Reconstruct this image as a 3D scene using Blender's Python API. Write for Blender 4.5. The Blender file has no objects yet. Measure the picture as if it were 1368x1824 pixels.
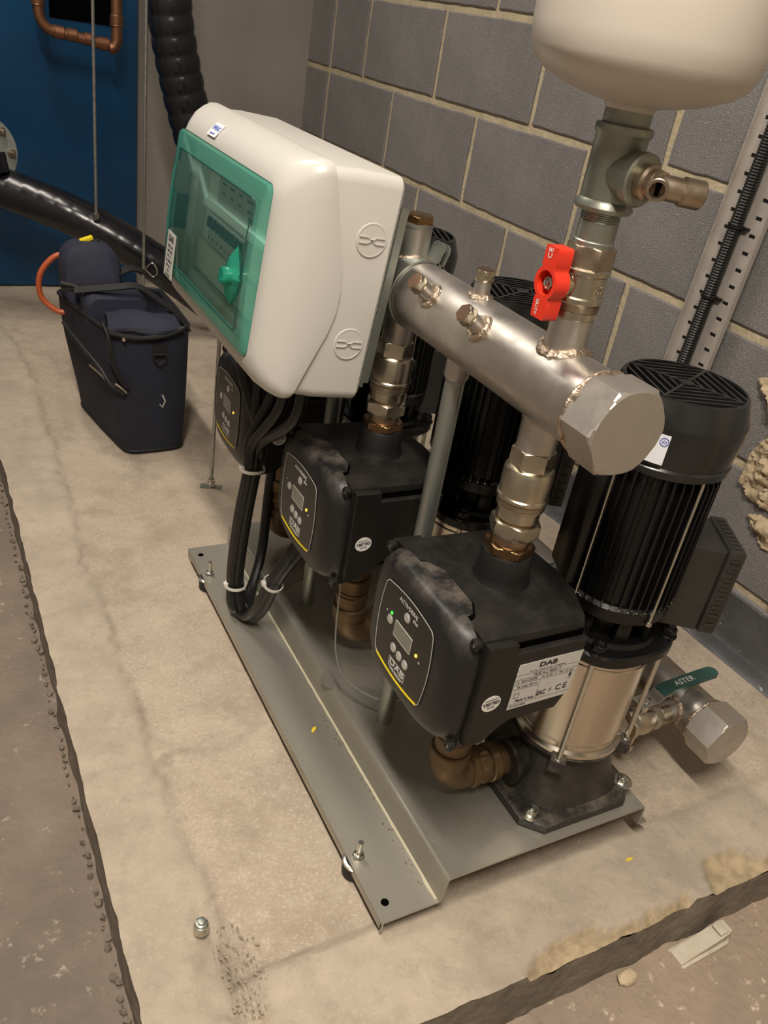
import bpy, bmesh, math, random
from mathutils import Vector, Matrix, noise
random.seed(7)
SC = bpy.context.scene
COL = SC.collection
PI = math.pi
def R(d): return math.radians(d)

# ---------------------------------------------------------------- camera
cam_data = bpy.data.cameras.new('camera')
cam = bpy.data.objects.new('camera', cam_data); COL.objects.link(cam)
RW = ((0.880038, -0.449481, 0.153296), (-0.111859, -0.509902, -0.852929), (0.461542, 0.733462, -0.499012))
m = Matrix.Identity(4)
for i in range(3):
    m[i][0] = RW[0][i]; m[i][1] = -RW[1][i]; m[i][2] = -RW[2][i]
m.translation = Vector((-1.3398, -1.56149, 0.95933))
cam.matrix_world = m
cam_data.sensor_fit = 'HORIZONTAL'; cam_data.sensor_width = 36
cam_data.lens = 1497.9 / 1368 * 36
cam_data.clip_start = 0.01
SC.camera = cam

# ---------------------------------------------------------------- world, lights, exposure
w = bpy.data.worlds.new('world'); SC.world = w; w.use_nodes = True
w.node_tree.nodes['Background'].inputs[0].default_value = (1, .93, .85, 1)
w.node_tree.nodes['Background'].inputs[1].default_value = 0.03
def area_lamp(loc, sx, sy, power, color=(1, .91, .80), rz=0):
    l = bpy.data.lights.new('tube_light', 'AREA'); l.shape = 'RECTANGLE'; l.size = sx; l.size_y = sy
    l.energy = power; l.color = color
    o = bpy.data.objects.new('tube_light', l); COL.objects.link(o); o.location = loc; o.rotation_euler = (0, 0, rz)
LAMPS = [((-1.55, -1.75, 2.52), 44), ((-1.35, 0.45, 2.52), 15)]
for loc, pw in LAMPS: area_lamp((loc[0], loc[1], loc[2]-.08), .12, 1.15, pw)
SC.view_settings.view_transform = 'Standard'
SC.view_settings.look = 'None'
SC.view_settings.exposure = 0.88
SC.view_settings.gamma = 1
SC.view_settings.use_curve_mapping = False

# ---------------------------------------------------------------- materials
MAT = {}
def mat(name, c, rough=.5, metal=0, c2=None, ns=20, amt=.5, bump=0, bs=60, rvar=0, spec=.5, emit=None, coat=0, coords='Object', det=6, thr=None, c3=None, ns3=8, amt3=.5, thr3=(.5, .62), dust=None):
    M = bpy.data.materials.new(name); M.use_nodes = True; nt = M.node_tree; N = nt.nodes; L = nt.links
    b = N['Principled BSDF']
    b.inputs['Base Color'].default_value = (*c, 1); b.inputs['Roughness'].default_value = rough
    b.inputs['Metallic'].default_value = metal; b.inputs['Specular IOR Level'].default_value = spec
    if coat: b.inputs['Coat Weight'].default_value = coat
    tc = N.new('ShaderNodeTexCoord'); co = tc.outputs[coords]
    col = None
    if c2:
        n = N.new('ShaderNodeTexNoise'); n.inputs['Scale'].default_value = ns; n.inputs['Detail'].default_value = det; n.inputs['Roughness'].default_value = .65
        L.new(co, n.inputs['Vector'])
        rp = N.new('ShaderNodeMapRange'); lo, hi = thr if thr else (.5-.25/max(amt, .05)*.5, .5+.25/max(amt, .05)*.5)
        rp.inputs[1].default_value = lo; rp.inputs[2].default_value = hi
        L.new(n.outputs['Fac'], rp.inputs[0])
        mx = N.new('ShaderNodeMix'); mx.data_type = 'RGBA'
        mx.inputs[6].default_value = (*c, 1); mx.inputs[7].default_value = (*c2, 1)
        L.new(rp.outputs[0], mx.inputs[0]); col = mx.outputs[2]
        if rvar:
            r2 = N.new('ShaderNodeMapRange'); r2.inputs[1].default_value = .35; r2.inputs[2].default_value = .65
            r2.inputs[3].default_value = rough; r2.inputs[4].default_value = rough+rvar
            L.new(n.outputs['Fac'], r2.inputs[0]); L.new(r2.outputs[0], b.inputs['Roughness'])
    if c3:
        n3 = N.new('ShaderNodeTexNoise'); n3.inputs['Scale'].default_value = ns3; n3.inputs['Detail'].default_value = 8; n3.inputs['Roughness'].default_value = .7
        L.new(co, n3.inputs['Vector'])
        r3 = N.new('ShaderNodeMapRange'); r3.inputs[1].default_value = thr3[0]; r3.inputs[2].default_value = thr3[1]; r3.inputs[4].default_value = amt3
        L.new(n3.outputs['Fac'], r3.inputs[0])
        m3 = N.new('ShaderNodeMix'); m3.data_type = 'RGBA'; m3.inputs[7].default_value = (*c3, 1)
        if col: L.new(col, m3.inputs[6])
        else: m3.inputs[6].default_value = (*c, 1)
        L.new(r3.outputs[0], m3.inputs[0]); col = m3.outputs[2]
    if dust:      # settled dust on faces that look upwards
        ge = N.new('ShaderNodeNewGeometry'); sx = N.new('ShaderNodeSeparateXYZ'); L.new(ge.outputs['Normal'], sx.inputs[0])
        dn = N.new('ShaderNodeTexNoise'); dn.inputs['Scale'].default_value = 34; dn.inputs['Detail'].default_value = 9; dn.inputs['Roughness'].default_value = .7; L.new(co, dn.inputs['Vector'])
        d1 = N.new('ShaderNodeMapRange'); d1.inputs[1].default_value = .42; d1.inputs[2].default_value = .66; L.new(dn.outputs['Fac'], d1.inputs[0])
        d2 = N.new('ShaderNodeMapRange'); d2.inputs[1].default_value = .15; d2.inputs[2].default_value = .95; d2.inputs[4].default_value = dust[1]; L.new(sx.outputs['Z'], d2.inputs[0])
        mu = N.new('ShaderNodeMath'); mu.operation = 'MULTIPLY'; L.new(d1.outputs[0], mu.inputs[0]); L.new(d2.outputs[0], mu.inputs[1])
        md = N.new('ShaderNodeMix'); md.data_type = 'RGBA'; md.inputs[7].default_value = (*dust[0], 1); L.new(mu.outputs[0], md.inputs[0])
        if col: L.new(col, md.inputs[6])
        else: md.inputs[6].default_value = (*c, 1)
        col = md.outputs[2]
    if col: L.new(col, b.inputs['Base Color'])
    if bump:
        n2 = N.new('ShaderNodeTexNoise'); n2.inputs['Scale'].default_value = bs; n2.inputs['Detail'].default_value = 7
        L.new(co, n2.inputs['Vector'])
        bp = N.new('ShaderNodeBump'); bp.inputs['Strength'].default_value = bump; bp.inputs['Distance'].default_value = .004
        L.new(n2.outputs['Fac'], bp.inputs['Height']); L.new(bp.outputs[0], b.inputs['Normal'])
    if emit:
        b.inputs['Emission Color'].default_value = (*emit[0], 1); b.inputs['Emission Strength'].default_value = emit[1]
    MAT[name] = M; return M

mat('block_face', (.165, .157, .154), .92, c2=(.228, .218, .214), ns=4, amt=.8, bump=.75, bs=330, c3=(.44, .43, .42), ns3=210, amt3=.65, thr3=(.555, .65))
mat('block_dark', (.14, .135, .135), .9, c2=(.20, .19, .19), ns=7, amt=.6, bump=.5, bs=150, c3=(.30, .29, .28), ns3=240, amt3=.6, thr3=(.61, .72))
mat('block_mortar', (.56, .47, .32), .95, c2=(.38, .32, .22), ns=14, amt=.6, bump=.7, bs=110)
mat('mortar_rubble', (.60, .48, .31), .95, c2=(.42, .33, .22), ns=22, amt=.6, bump=.9, bs=90, c3=(.16, .14, .13), ns3=12, amt3=.6, thr3=(.58, .68))
mat('concrete_wall', (.29, .265, .235), .85, c2=(.22, .20, .178), ns=2.5, amt=.6, bump=.25, bs=60)
mat('plaster', (.36, .33, .285), .9, c2=(.30, .275, .24), ns=4)
mat('ceiling_paint', (.33, .305, .27), .9, c2=(.28, .26, .23), ns=5)
mat('low_floor', (.205, .16, .122), .7, c2=(.14, .112, .09), ns=5, amt=.9, bump=.6, bs=90, rvar=.2, c3=(.50, .44, .36), ns3=45, amt3=.6, thr3=(.60, .68))
mat('plinth_side', (.20, .165, .125), .9, c2=(.13, .11, .085), ns=18, amt=.7, bump=.9, bs=60)
mat('stainless', (.58, .55, .51), .34, 1, c2=(.45, .42, .385), ns=16, amt=.9, rvar=.2, bump=.03, bs=24, c3=(.40, .33, .27), ns3=9, amt3=.4, thr3=(.58, .68))
mat('stainless_cap', (.60, .56, .51), .40, .9, c2=(.48, .445, .405), ns=35, amt=.5, rvar=.12, bump=.05, bs=50)
mat('stainless_shell', (.66, .595, .50), .20, 1, c2=(.58, .52, .44), ns=4, amt=.3, rvar=.08)
mat('weld', (.42, .32, .24), .38, 1, c2=(.62, .52, .42), ns=120, amt=.9, bump=.9, bs=180)
mat('zinc_sheet', (.48, .455, .385), .32, .68, c2=(.31, .30, .26), ns=5, amt=.6, rvar=.16, bump=.03, bs=40, c3=(.42, .41, .36), ns3=13, amt3=.35, thr3=(.60, .72))
mat('galvanised', (.40, .42, .38), .38, .9, c2=(.30, .33, .31), ns=25, amt=.6, rvar=.15)
mat('galv_green', (.34, .38, .33), .36, .85, c2=(.25, .235, .19), ns=30, amt=.6, rvar=.2, bump=.15, bs=60)
mat('bright_zinc', (.66, .64, .58), .25, 1, c2=(.5, .5, .45), ns=90, amt=.5)
mat('nickel', (.56, .51, .41), .25, 1, c2=(.44, .40, .32), ns=45, amt=.5, rvar=.12)
mat('nickel_brown', (.33, .25, .18), .35, 1, c2=(.45, .38, .3), ns=60, amt=.5, rvar=.1)
mat('brass', (.36, .225, .11), .25, 1, c2=(.22, .13, .065), ns=50, amt=.6, rvar=.15)
mat('bronze', (.175, .118, .058), .40, .6, c2=(.13, .08, .04), ns=28, amt=.6, rvar=.15)
mat('plug_head', (.42, .28, .20), .3, 1, c2=(.34, .22, .16), ns=70, amt=.5)
mat('copper', (.36, .17, .09), .36, .85, c2=(.16, .08, .05), ns=30, amt=.6, rvar=.15)
mat('controller_black', (.0070, .0065, .006), .42, spec=.35, c2=(.012, .0112, .0102), ns=14, amt=.5, bump=.12, bs=500, c3=(.12, .105, .085), ns3=9, amt3=.10, thr3=(.55, .72), dust=((.10, .088, .074), .12))
mat('cover_black', (.0090, .0090, .0098), .42, spec=.38, c2=(.014, .014, .015), ns=9, amt=.5, c3=(.09, .085, .08), ns3=11, amt3=.22, thr3=(.54, .72), dust=((.20, .17, .14), .45))
mat('panel_black', (.011, .0105, .009), .32, spec=.35)
mat('motor_black', (.005, .005, .005), .30, spec=.4)
mat('cover_gloss', (.011, .011, .0115), .22, c2=(.016, .016, .016), ns=9)
mat('cast_black', (.014, .0133, .012), .42, c2=(.028, .025, .022), ns=40, amt=.5, bump=.25, bs=160, dust=((.20, .17, .13), .45))
mat('box_black', (.017, .0155, .014), .42, c2=(.030, .028, .025), ns=12)
mat('rubber', (.006, .006, .006), .5)
mat('duct_black', (.008, .0085, .011), .20, c2=(.012, .012, .014), ns=7, rvar=.08)
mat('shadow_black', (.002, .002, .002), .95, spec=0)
mat('lens_grey', (.20, .20, .165), .3)
mat('outline_grey', (.42, .42, .38), .5)
mat('print_white', (.6, .6, .57), .5)
mat('yellow', (.85, .66, .01), .45)
mat('button_silver', (.62, .62, .60), .32, .6)
mat('label_white', (.55, .54, .50), .5, c2=(.47, .46, .43), ns=40)
mat('label_ink', (.03, .03, .035), .6)
mat('tested_white', (.72, .71, .68), .45)
mat('sticker_blue', (.05, .12, .45), .5)
mat('sticker_white', (.75, .76, .80), .4)
mat('led_green', (.05, .6, .05), .4, emit=((.1, 1, .1), .35))
mat('led_amber', (.8, .5, .05), .4, emit=((1, .6, .08), .8))
mat('enclosure_white', (.56, .545, .50), .33, c2=(.52, .505, .465), ns=3, amt=.3)
mat('inner_white', (.80, .83, .79), .5)
mat('breaker_white', (.60, .63, .60), .5)
mat('breaker_dark', (.06, .07, .07), .5)
mat('vessel_white', (.58, .525, .46), .38, c2=(.52, .47, .41), ns=5, amt=.4)
mat('red_plastic', (.70, .035, .015), .33)
mat('lever_green', (.012, .055, .048), .35, c2=(.03, .08, .07), ns=40)
mat('bag_navy', (.0065, .0078, .015), .82, c2=(.011, .014, .027), ns=8, amt=.5, bump=.2, bs=800)
mat('bag_navy_light', (.015, .018, .038), .78, c2=(.013, .015, .03), ns=8, amt=.5, bump=.2, bs=700)
mat('bag_trim', (.008, .008, .009), .6)
mat('hose_orange', (.42, .085, .025), .45)
mat('cable_black', (.006, .006, .006), .45, spec=.4)
mat('tie_white', (.62, .60, .54), .4)
mat('cabinet_blue', (.0, .060, .165), .40, c2=(.002, .032, .085), ns=1.8, amt=.6, bump=.03, bs=10)
mat('cabinet_dark', (.004, .012, .03), .5)
mat('rod_steel', (.45, .45, .42), .38, .9, c2=(.30, .30, .28), ns=120, amt=.8)
mat('flange_grey', (.36, .38, .37), .45, .5, c2=(.28, .30, .29), ns=30)
mat('tray_steel', (.55, .51, .46), .5, .35, c2=(.43, .38, .34), ns=22, amt=.6, bump=.1, bs=80, c3=(.55, .50, .42), ns3=30, amt3=.5, thr3=(.55, .7))
mat('dpm_black', (.085, .085, .09), .45, c2=(.05, .05, .052), ns=14, amt=.6, bump=.8, bs=35, c3=(.65, .65, .63), ns3=45, amt3=.9, thr3=(.66, .70))
mat('wedge_rubber', (.47, .405, .31), .65, c2=(.60, .55, .46), ns=16, amt=.6, c3=(.25, .21, .16), ns3=9, amt3=.5)
mat('dust', (.46, .43, .32), .9, c2=(.45, .40, .28), ns=60)
mat('scale_mark', (.36, .345, .295), .42, .60, c2=(.30, .29, .25), ns=40, amt=.6)
mat('rust', (.14, .075, .04), .9)
mat('grit', (.40, .33, .25), .95, c2=(.30, .25, .19), ns=30)
mat('lamp_housing', (.7, .7, .68), .5)
mat('lamp_tube', (.9, .9, .85), .4, emit=((1, .88, .72), 6))
mat('yellow_fleck', (.75, .55, .04), .5)

# concrete plinth top: colour follows the painted-on attribute of trowelled bands, dirt and broken edges
def plinth_mat():
    M = bpy.data.materials.new('plinth_top'); M.use_nodes = True; nt = M.node_tree; N = nt.nodes; L = nt.links
    b = N['Principled BSDF']; b.inputs['Roughness'].default_value = .85
    at = N.new('ShaderNodeVertexColor'); at.layer_name = 'zones'
    sp = N.new('ShaderNodeSeparateColor'); L.new(at.outputs['Color'], sp.inputs[0])
    tc = N.new('ShaderNodeTexCoord')
    def noise_(s, d=8, r=.65):
        n = N.new('ShaderNodeTexNoise'); n.inputs['Scale'].default_value = s; n.inputs['Detail'].default_value = d; n.inputs['Roughness'].default_value = r
        L.new(tc.outputs['Object'], n.inputs['Vector']); return n.outputs['Fac']
    def rng(x, a, b_, c=0, d=1):
        r = N.new('ShaderNodeMapRange'); r.inputs[1].default_value = a; r.inputs[2].default_value = b_; r.inputs[3].default_value = c; r.inputs[4].default_value = d
        L.new(x, r.inputs[0]); return r.outputs[0]
    def mix(f, a, b_):
        x = N.new('ShaderNodeMix'); x.data_type = 'RGBA'
        for s, v in ((6, a), (7, b_)):
            if isinstance(v, tuple): x.inputs[s].default_value = (*v, 1)
            else: L.new(v, x.inputs[s])
        L.new(f, x.inputs[0]); return x.outputs[2]
    base = mix(rng(noise_(3.5), .35, .65), (.35, .285, .22), (.45, .375, .29))
    base = mix(rng(noise_(210, 5, .75), .53, .64, 0, .55), base, (.62, .54, .44))
    base = mix(rng(noise_(75, 8, .8), .54, .64, 0, .45), base, (.26, .205, .155))
    base = mix(rng(noise_(9), .50, .64, 0, .55), base, (.27, .215, .16))
    base = mix(rng(noise_(26, 9, .75), .52, .64, 0, .4), base, (.50, .43, .34))
    smooth = mix(rng(noise_(7), .38, .62), (.455, .385, .30), (.35, .295, .23))
    smooth = mix(rng(noise_(22, 9, .75), .50, .64, 0, .45), smooth, (.30, .25, .195))
    smooth = mix(rng(noise_(40, 8, .75), .56, .68, 0, .55), smooth, (.29, .245, .19))
    smooth = mix(rng(noise_(150, 6, .75), .56, .66, 0, .35), smooth, (.56, .50, .41))
    c = mix(sp.outputs[0], base, smooth)
    c = mix(sp.outputs[1], c, mix(rng(noise_(60), .4, .6), (.46, .36, .225), (.33, .26, .165)))
    c = mix(sp.outputs[2], c, (.19, .155, .12))
    L.new(c, b.inputs['Base Color'])
    bp = N.new('ShaderNodeBump'); bp.inputs['Strength'].default_value = .6; bp.inputs['Distance'].default_value = .003
    L.new(noise_(90, 8, .65), bp.inputs['Height']); L.new(bp.outputs[0], b.inputs['Normal'])
    MAT['plinth_top'] = M
plinth_mat()
# green tinted clear window
def clear_mat(name, tint, rough=.05, mixf=.12):
    M = bpy.data.materials.new(name); M.use_nodes = True; nt = M.node_tree; N = nt.nodes; L = nt.links
    N.remove(N['Principled BSDF']); out = N['Material Output']
    tr = N.new('ShaderNodeBsdfTransparent'); tr.inputs[0].default_value = (*tint, 1)
    df = N.new('ShaderNodeBsdfDiffuse'); df.inputs[0].default_value = (tint[0]*.30, tint[1]*.85, tint[2]*.70, 1)
    gl = N.new('ShaderNodeBsdfGlossy'); gl.inputs['Roughness'].default_value = rough
    fr = N.new('ShaderNodeFresnel'); fr.inputs[0].default_value = 1.5
    m1 = N.new('ShaderNodeMixShader'); m1.inputs[0].default_value = mixf
    L.new(tr.outputs[0], m1.inputs[1]); L.new(df.outputs[0], m1.inputs[2])
    m2 = N.new('ShaderNodeMixShader'); L.new(fr.outputs[0], m2.inputs[0]); L.new(m1.outputs[0], m2.inputs[1]); L.new(gl.outputs[0], m2.inputs[2])
    L.new(m2.outputs[0], out.inputs[0]); MAT[name] = M
clear_mat('green_window', (.90, .99, .96), .06, .07)
clear_mat('green_edge', (.68, .97, .90), mixf=.24)
clear_mat('green_knob', (.22, .85, .70), .04, .22)
mat('dark_teal', (.005, .07, .065), .3)

# ---------------------------------------------------------------- mesh helpers
def axis_m(p, d, roll=0):
    """matrix taking local +Z to direction d with origin p"""
    d = Vector(d).normalized()
    q = Vector((0, 0, 1)).rotation_difference(d)
    return Matrix.Translation(Vector(p)) @ q.to_matrix().to_4x4() @ Matrix.Rotation(roll, 4, 'Z')
I4 = Matrix.Identity(4)
class G:
    def __init__(s): s.bm = bmesh.new()
    def ring_loft(s, rings, M=I4, cap0=True, cap1=True, closed=True):
        vs = [[s.bm.verts.new(M @ Vector(p)) for p in r] for r in rings]
        n = len(vs[0])
        for a, b in zip(vs, vs[1:]):
            for i in range(n if closed else n-1):
                j = (i+1) % n
                try: s.bm.faces.new((a[i], a[j], b[j], b[i]))
                except ValueError: pass
        if cap0: s.bm.faces.new(vs[0][::-1])
        if cap1: s.bm.faces.new(vs[-1])
        return s
    def lathe(s, prof, M=I4, n=40, cap0=True, cap1=True):
        rings = [[(r*math.cos(2*PI*i/n), r*math.sin(2*PI*i/n), z) for i in range(n)] for r, z in prof]
        return s.ring_loft(rings, M, cap0, cap1)
    def cyl(s, r, z0, z1, M=I4, n=32, bev=0):
        if bev: return s.lathe([(r-bev, z0), (r, z0+bev), (r, z1-bev), (r-bev, z1)], M, n)
        return s.lathe([(r, z0), (r, z1)], M, n)
    def prism(s, poly, z0, z1, M=I4, bev=0):
        if bev:
            c = Vector((sum(p[0] for p in poly)/len(poly), sum(p[1] for p in poly)/len(poly)))
            def sh(k):
                return [tuple(c + (Vector(p)-c)*(1-k/max((Vector(p)-c).length, 1e-6))) for p in poly]
            q = sh(bev)
            rings = [[(x, y, z0) for x, y in q], [(x, y, z0+bev) for x, y in poly], [(x, y, z1-bev) for x, y in poly], [(x, y, z1) for x, y in q]]
        else:
            rings = [[(x, y, z0) for x, y in poly], [(x, y, z1) for x, y in poly]]
        return s.ring_loft(rings, M)
    def hexn(s, af, z0, z1, M=I4, ch=.12, rot=0):
        """hexagonal nut: flats af across, corners chamfered"""
        r = af/2/math.cos(PI/6); n = 36
        def ring(k, z):
            out = []
            for i in range(n):
                a = 2*PI*i/n+rot
                f = math.cos(PI/6)/math.cos(((a-rot) % (PI/3))-PI/6)
                out.append((min(r*f, r*k)*math.cos(a), min(r*f, r*k)*math.sin(a), z))
            return out
        h = abs(z1-z0)*.14 if ch else 0
        h = min(h, r*.075); kk = .885
        return s.ring_loft([ring(kk, z0), ring((1+kk)/2, z0+h*.4), ring(1, z0+h), ring(1, z1-h), ring((1+kk)/2, z1-h*.4), ring(kk, z1)], M)
    def box(s, x0, x1, y0, y1, z0, z1, M=I4, bev=0):
        b = bev
        if not b:
            return s.ring_loft([[(x0, y0, z), (x1, y0, z), (x1, y1, z), (x0, y1, z)] for z in (z0, z1)], M)
        def rr(i, z):
            X0, X1, Y0, Y1 = x0+i, x1-i, y0+i, y1-i; c = b*.7
            return [(X0+c, Y0, z), (X1-c, Y0, z), (X1-c*.3, Y0+c*.3, z), (X1, Y0+c, z), (X1, Y1-c, z), (X1-c*.3, Y1-c*.3, z), (X1-c, Y1, z), (X0+c, Y1, z), (X0+c*.3, Y1-c*.3, z), (X0, Y1-c, z), (X0, Y0+c, z), (X0+c*.3, Y0+c*.3, z)]
        return s.ring_loft([rr(b, z0), rr(b*.3, z0+b*.3), rr(0, z0+b), rr(0, z1-b), rr(b*.3, z1-b*.3), rr(b, z1)], M)
    def tube(s, path, r, n=12, M=I4, cap=True, rfun=None):
        pts = [Vector(p) for p in path]; rings = []
        up = None
        for i, p in enumerate(pts):
            t = (pts[min(i+1, len(pts)-1)]-pts[max(i-1, 0)]).normalized()
            if up is None: up = t.orthogonal().normalized()
            up = (up - t*up.dot(t)).normalized(); sd = t.cross(up)
            rr = rfun(i) if rfun else r
            rings.append([p+(up*math.cos(2*PI*k/n)+sd*math.sin(2*PI*k/n))*rr for k in range(n)])
        return s.ring_loft(rings, M, cap, cap)
    def strip(s, path, wdir, w, t, M=I4):
        """flat band of width w along wdir following a path"""
        pts = [Vector(p) for p in path]; rings = []; wd = Vector(wdir).normalized()
        for i, p in enumerate(pts):
            tg = (pts[min(i+1, len(pts)-1)]-pts[max(i-1, 0)]).normalized()
            nn = tg.cross(wd).normalized(); ww = nn.cross(tg).normalized()
            rings.append([p+ww*w/2+nn*t/2, p-ww*w/2+nn*t/2, p-ww*w/2-nn*t/2, p+ww*w/2-nn*t/2])
        return s.ring_loft(rings, M)
    def torus(s, R_, r, M=I4, n=32, k=8, wob=0):
        rings = []
        for i in range(n):
            a = 2*PI*i/n; rr = r*(1+wob*noise.noise(Vector((math.cos(a)*6, math.sin(a)*6, R_*50))))
            rings.append([((R_+rr*math.cos(2*PI*j/k))*math.cos(a), (R_+rr*math.cos(2*PI*j/k))*math.sin(a), rr*math.sin(2*PI*j/k)) for j in range(k)])
        rings.append(rings[0])
        s.ring_loft(rings, M, False, False)
        bmesh.ops.remove_doubles(s.bm, verts=s.bm.verts, dist=1e-6); return s
    def obj(s, name, mt, parent=None, ang=35, smooth=True):
        bmesh.ops.recalc_face_normals(s.bm, faces=s.bm.faces)
        me = bpy.data.meshes.new(name); s.bm.to_mesh(me); s.bm.free()
        me.materials.append(MAT[mt])
        if smooth:
            me.polygons.foreach_set('use_smooth', [True]*len(me.polygons))
            me.set_sharp_from_angle(angle=R(ang))
        o = bpy.data.objects.new(name, me); COL.objects.link(o)
        if parent: o.parent = parent
        return o
def tag(o, label=None, cat=None, group=None, kind=None):
    if label: o['label'] = label
    if cat: o['category'] = cat
    if group: o['group'] = group
    if kind: o['kind'] = kind
    return o
def thing(name, loc, label, cat, group=None, rz=0):
    o = bpy.data.objects.new(name, None); COL.objects.link(o); o.location = loc; o.rotation_euler = (0, 0, rz)
    o.empty_display_size = .05
    return tag(o, label, cat, group)
def copy_tree(o, parent=None):
    c = o.copy(); COL.objects.link(c)
    if parent: c.parent = parent
    for ch in list(o.children): copy_tree(ch, c)
    return c
def poly_obj(name, outlines, th, mt, parent=None, M=I4, ang=30):
    """flat plate of thickness th in local XY, first outline solid and others holes"""
    cu = bpy.data.curves.new(name, 'CURVE'); cu.dimensions = '2D'; cu.fill_mode = 'BOTH'; cu.extrude = th/2
    for ol in outlines:
        sp = cu.splines.new('POLY'); sp.points.add(len(ol)-1)
        for p, q in zip(sp.points, ol): p.co = (q[0], q[1], 0, 1)
        sp.use_cyclic_u = True
    t = bpy.data.objects.new('tmp', cu)
    me = bpy.data.meshes.new_from_object(t); bpy.data.objects.remove(t); bpy.data.curves.remove(cu)
    me.transform(M); me.materials.clear(); me.materials.append(MAT[mt]); me.name = name
    o = bpy.data.objects.new(name, me); COL.objects.link(o)
    if parent: o.parent = parent
    return o
def text(s, size, M, mt, parent, name='lettering', align='CENTER', bold=0, sx=1):
    cu = bpy.data.curves.new('t', 'FONT'); cu.body = s; cu.size = size; cu.align_x = align; cu.align_y = 'CENTER'
    cu.extrude = .00012; cu.offset = bold; cu.resolution_u = 2
    t = bpy.data.objects.new('t', cu); me = bpy.data.meshes.new_from_object(t)
    bpy.data.objects.remove(t); bpy.data.curves.remove(cu)
    me.transform(M @ Matrix.Diagonal((sx, 1, 1, 1))); me.materials.clear(); me.materials.append(MAT[mt]); me.name = name
    o = bpy.data.objects.new(name, me); COL.objects.link(o); o.parent = parent
    return o
def frame(origin, xdir, ydir):
    """matrix with local X along xdir and local Y along ydir (for stickers and print)"""
    x = Vector(xdir).normalized(); y = Vector(ydir); y = (y-x*y.dot(x)).normalized(); z = x.cross(y)
    M = Matrix.Identity(4)
    for i in range(3): M[i][0] = x[i]; M[i][1] = y[i]; M[i][2] = z[i]; M[i][3] = origin[i]
    return M
def superell(a, b, n=4, k=40, cx=0, cy=0):
    out = []
    for i in range(k):
        t = 2*PI*i/k; c, s_ = math.cos(t), math.sin(t)
        out.append((cx+a*math.copysign(abs(c)**(2/n), c), cy+b*math.copysign(abs(s_)**(2/n), s_)))
    return out
def rrect(x0, x1, y0, y1, r, k=5):
    out = []
    for cx, cy, a0 in ((x1-r, y0+r, -PI/2), (x1-r, y1-r, 0), (x0+r, y1-r, PI/2), (x0+r, y0+r, PI)):
        for i in range(k+1):
            a = a0+PI/2*i/k; out.append((cx+r*math.cos(a), cy+r*math.sin(a)))
    return out
def bez(pts, k=8):
    """Catmull-Rom path through points"""
    P = [Vector(p) for p in pts]; P = [P[0]*2-P[1]]+P+[P[-1]*2-P[-2]]; out = []
    for i in range(1, len(P)-2):
        for j in range(k):
            t = j/k; a, b, c, d = P[i-1], P[i], P[i+1], P[i+2]
            out.append(.5*((2*b)+(c-a)*t+(2*a-5*b+4*c-d)*t*t+(3*b-a-3*c+d)*t**3))
    out.append(P[-2]); return out
def fbm(x, y, z=0, o=4): return noise.fractal(Vector((x, y, z)), .9, 2.1, o)

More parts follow.
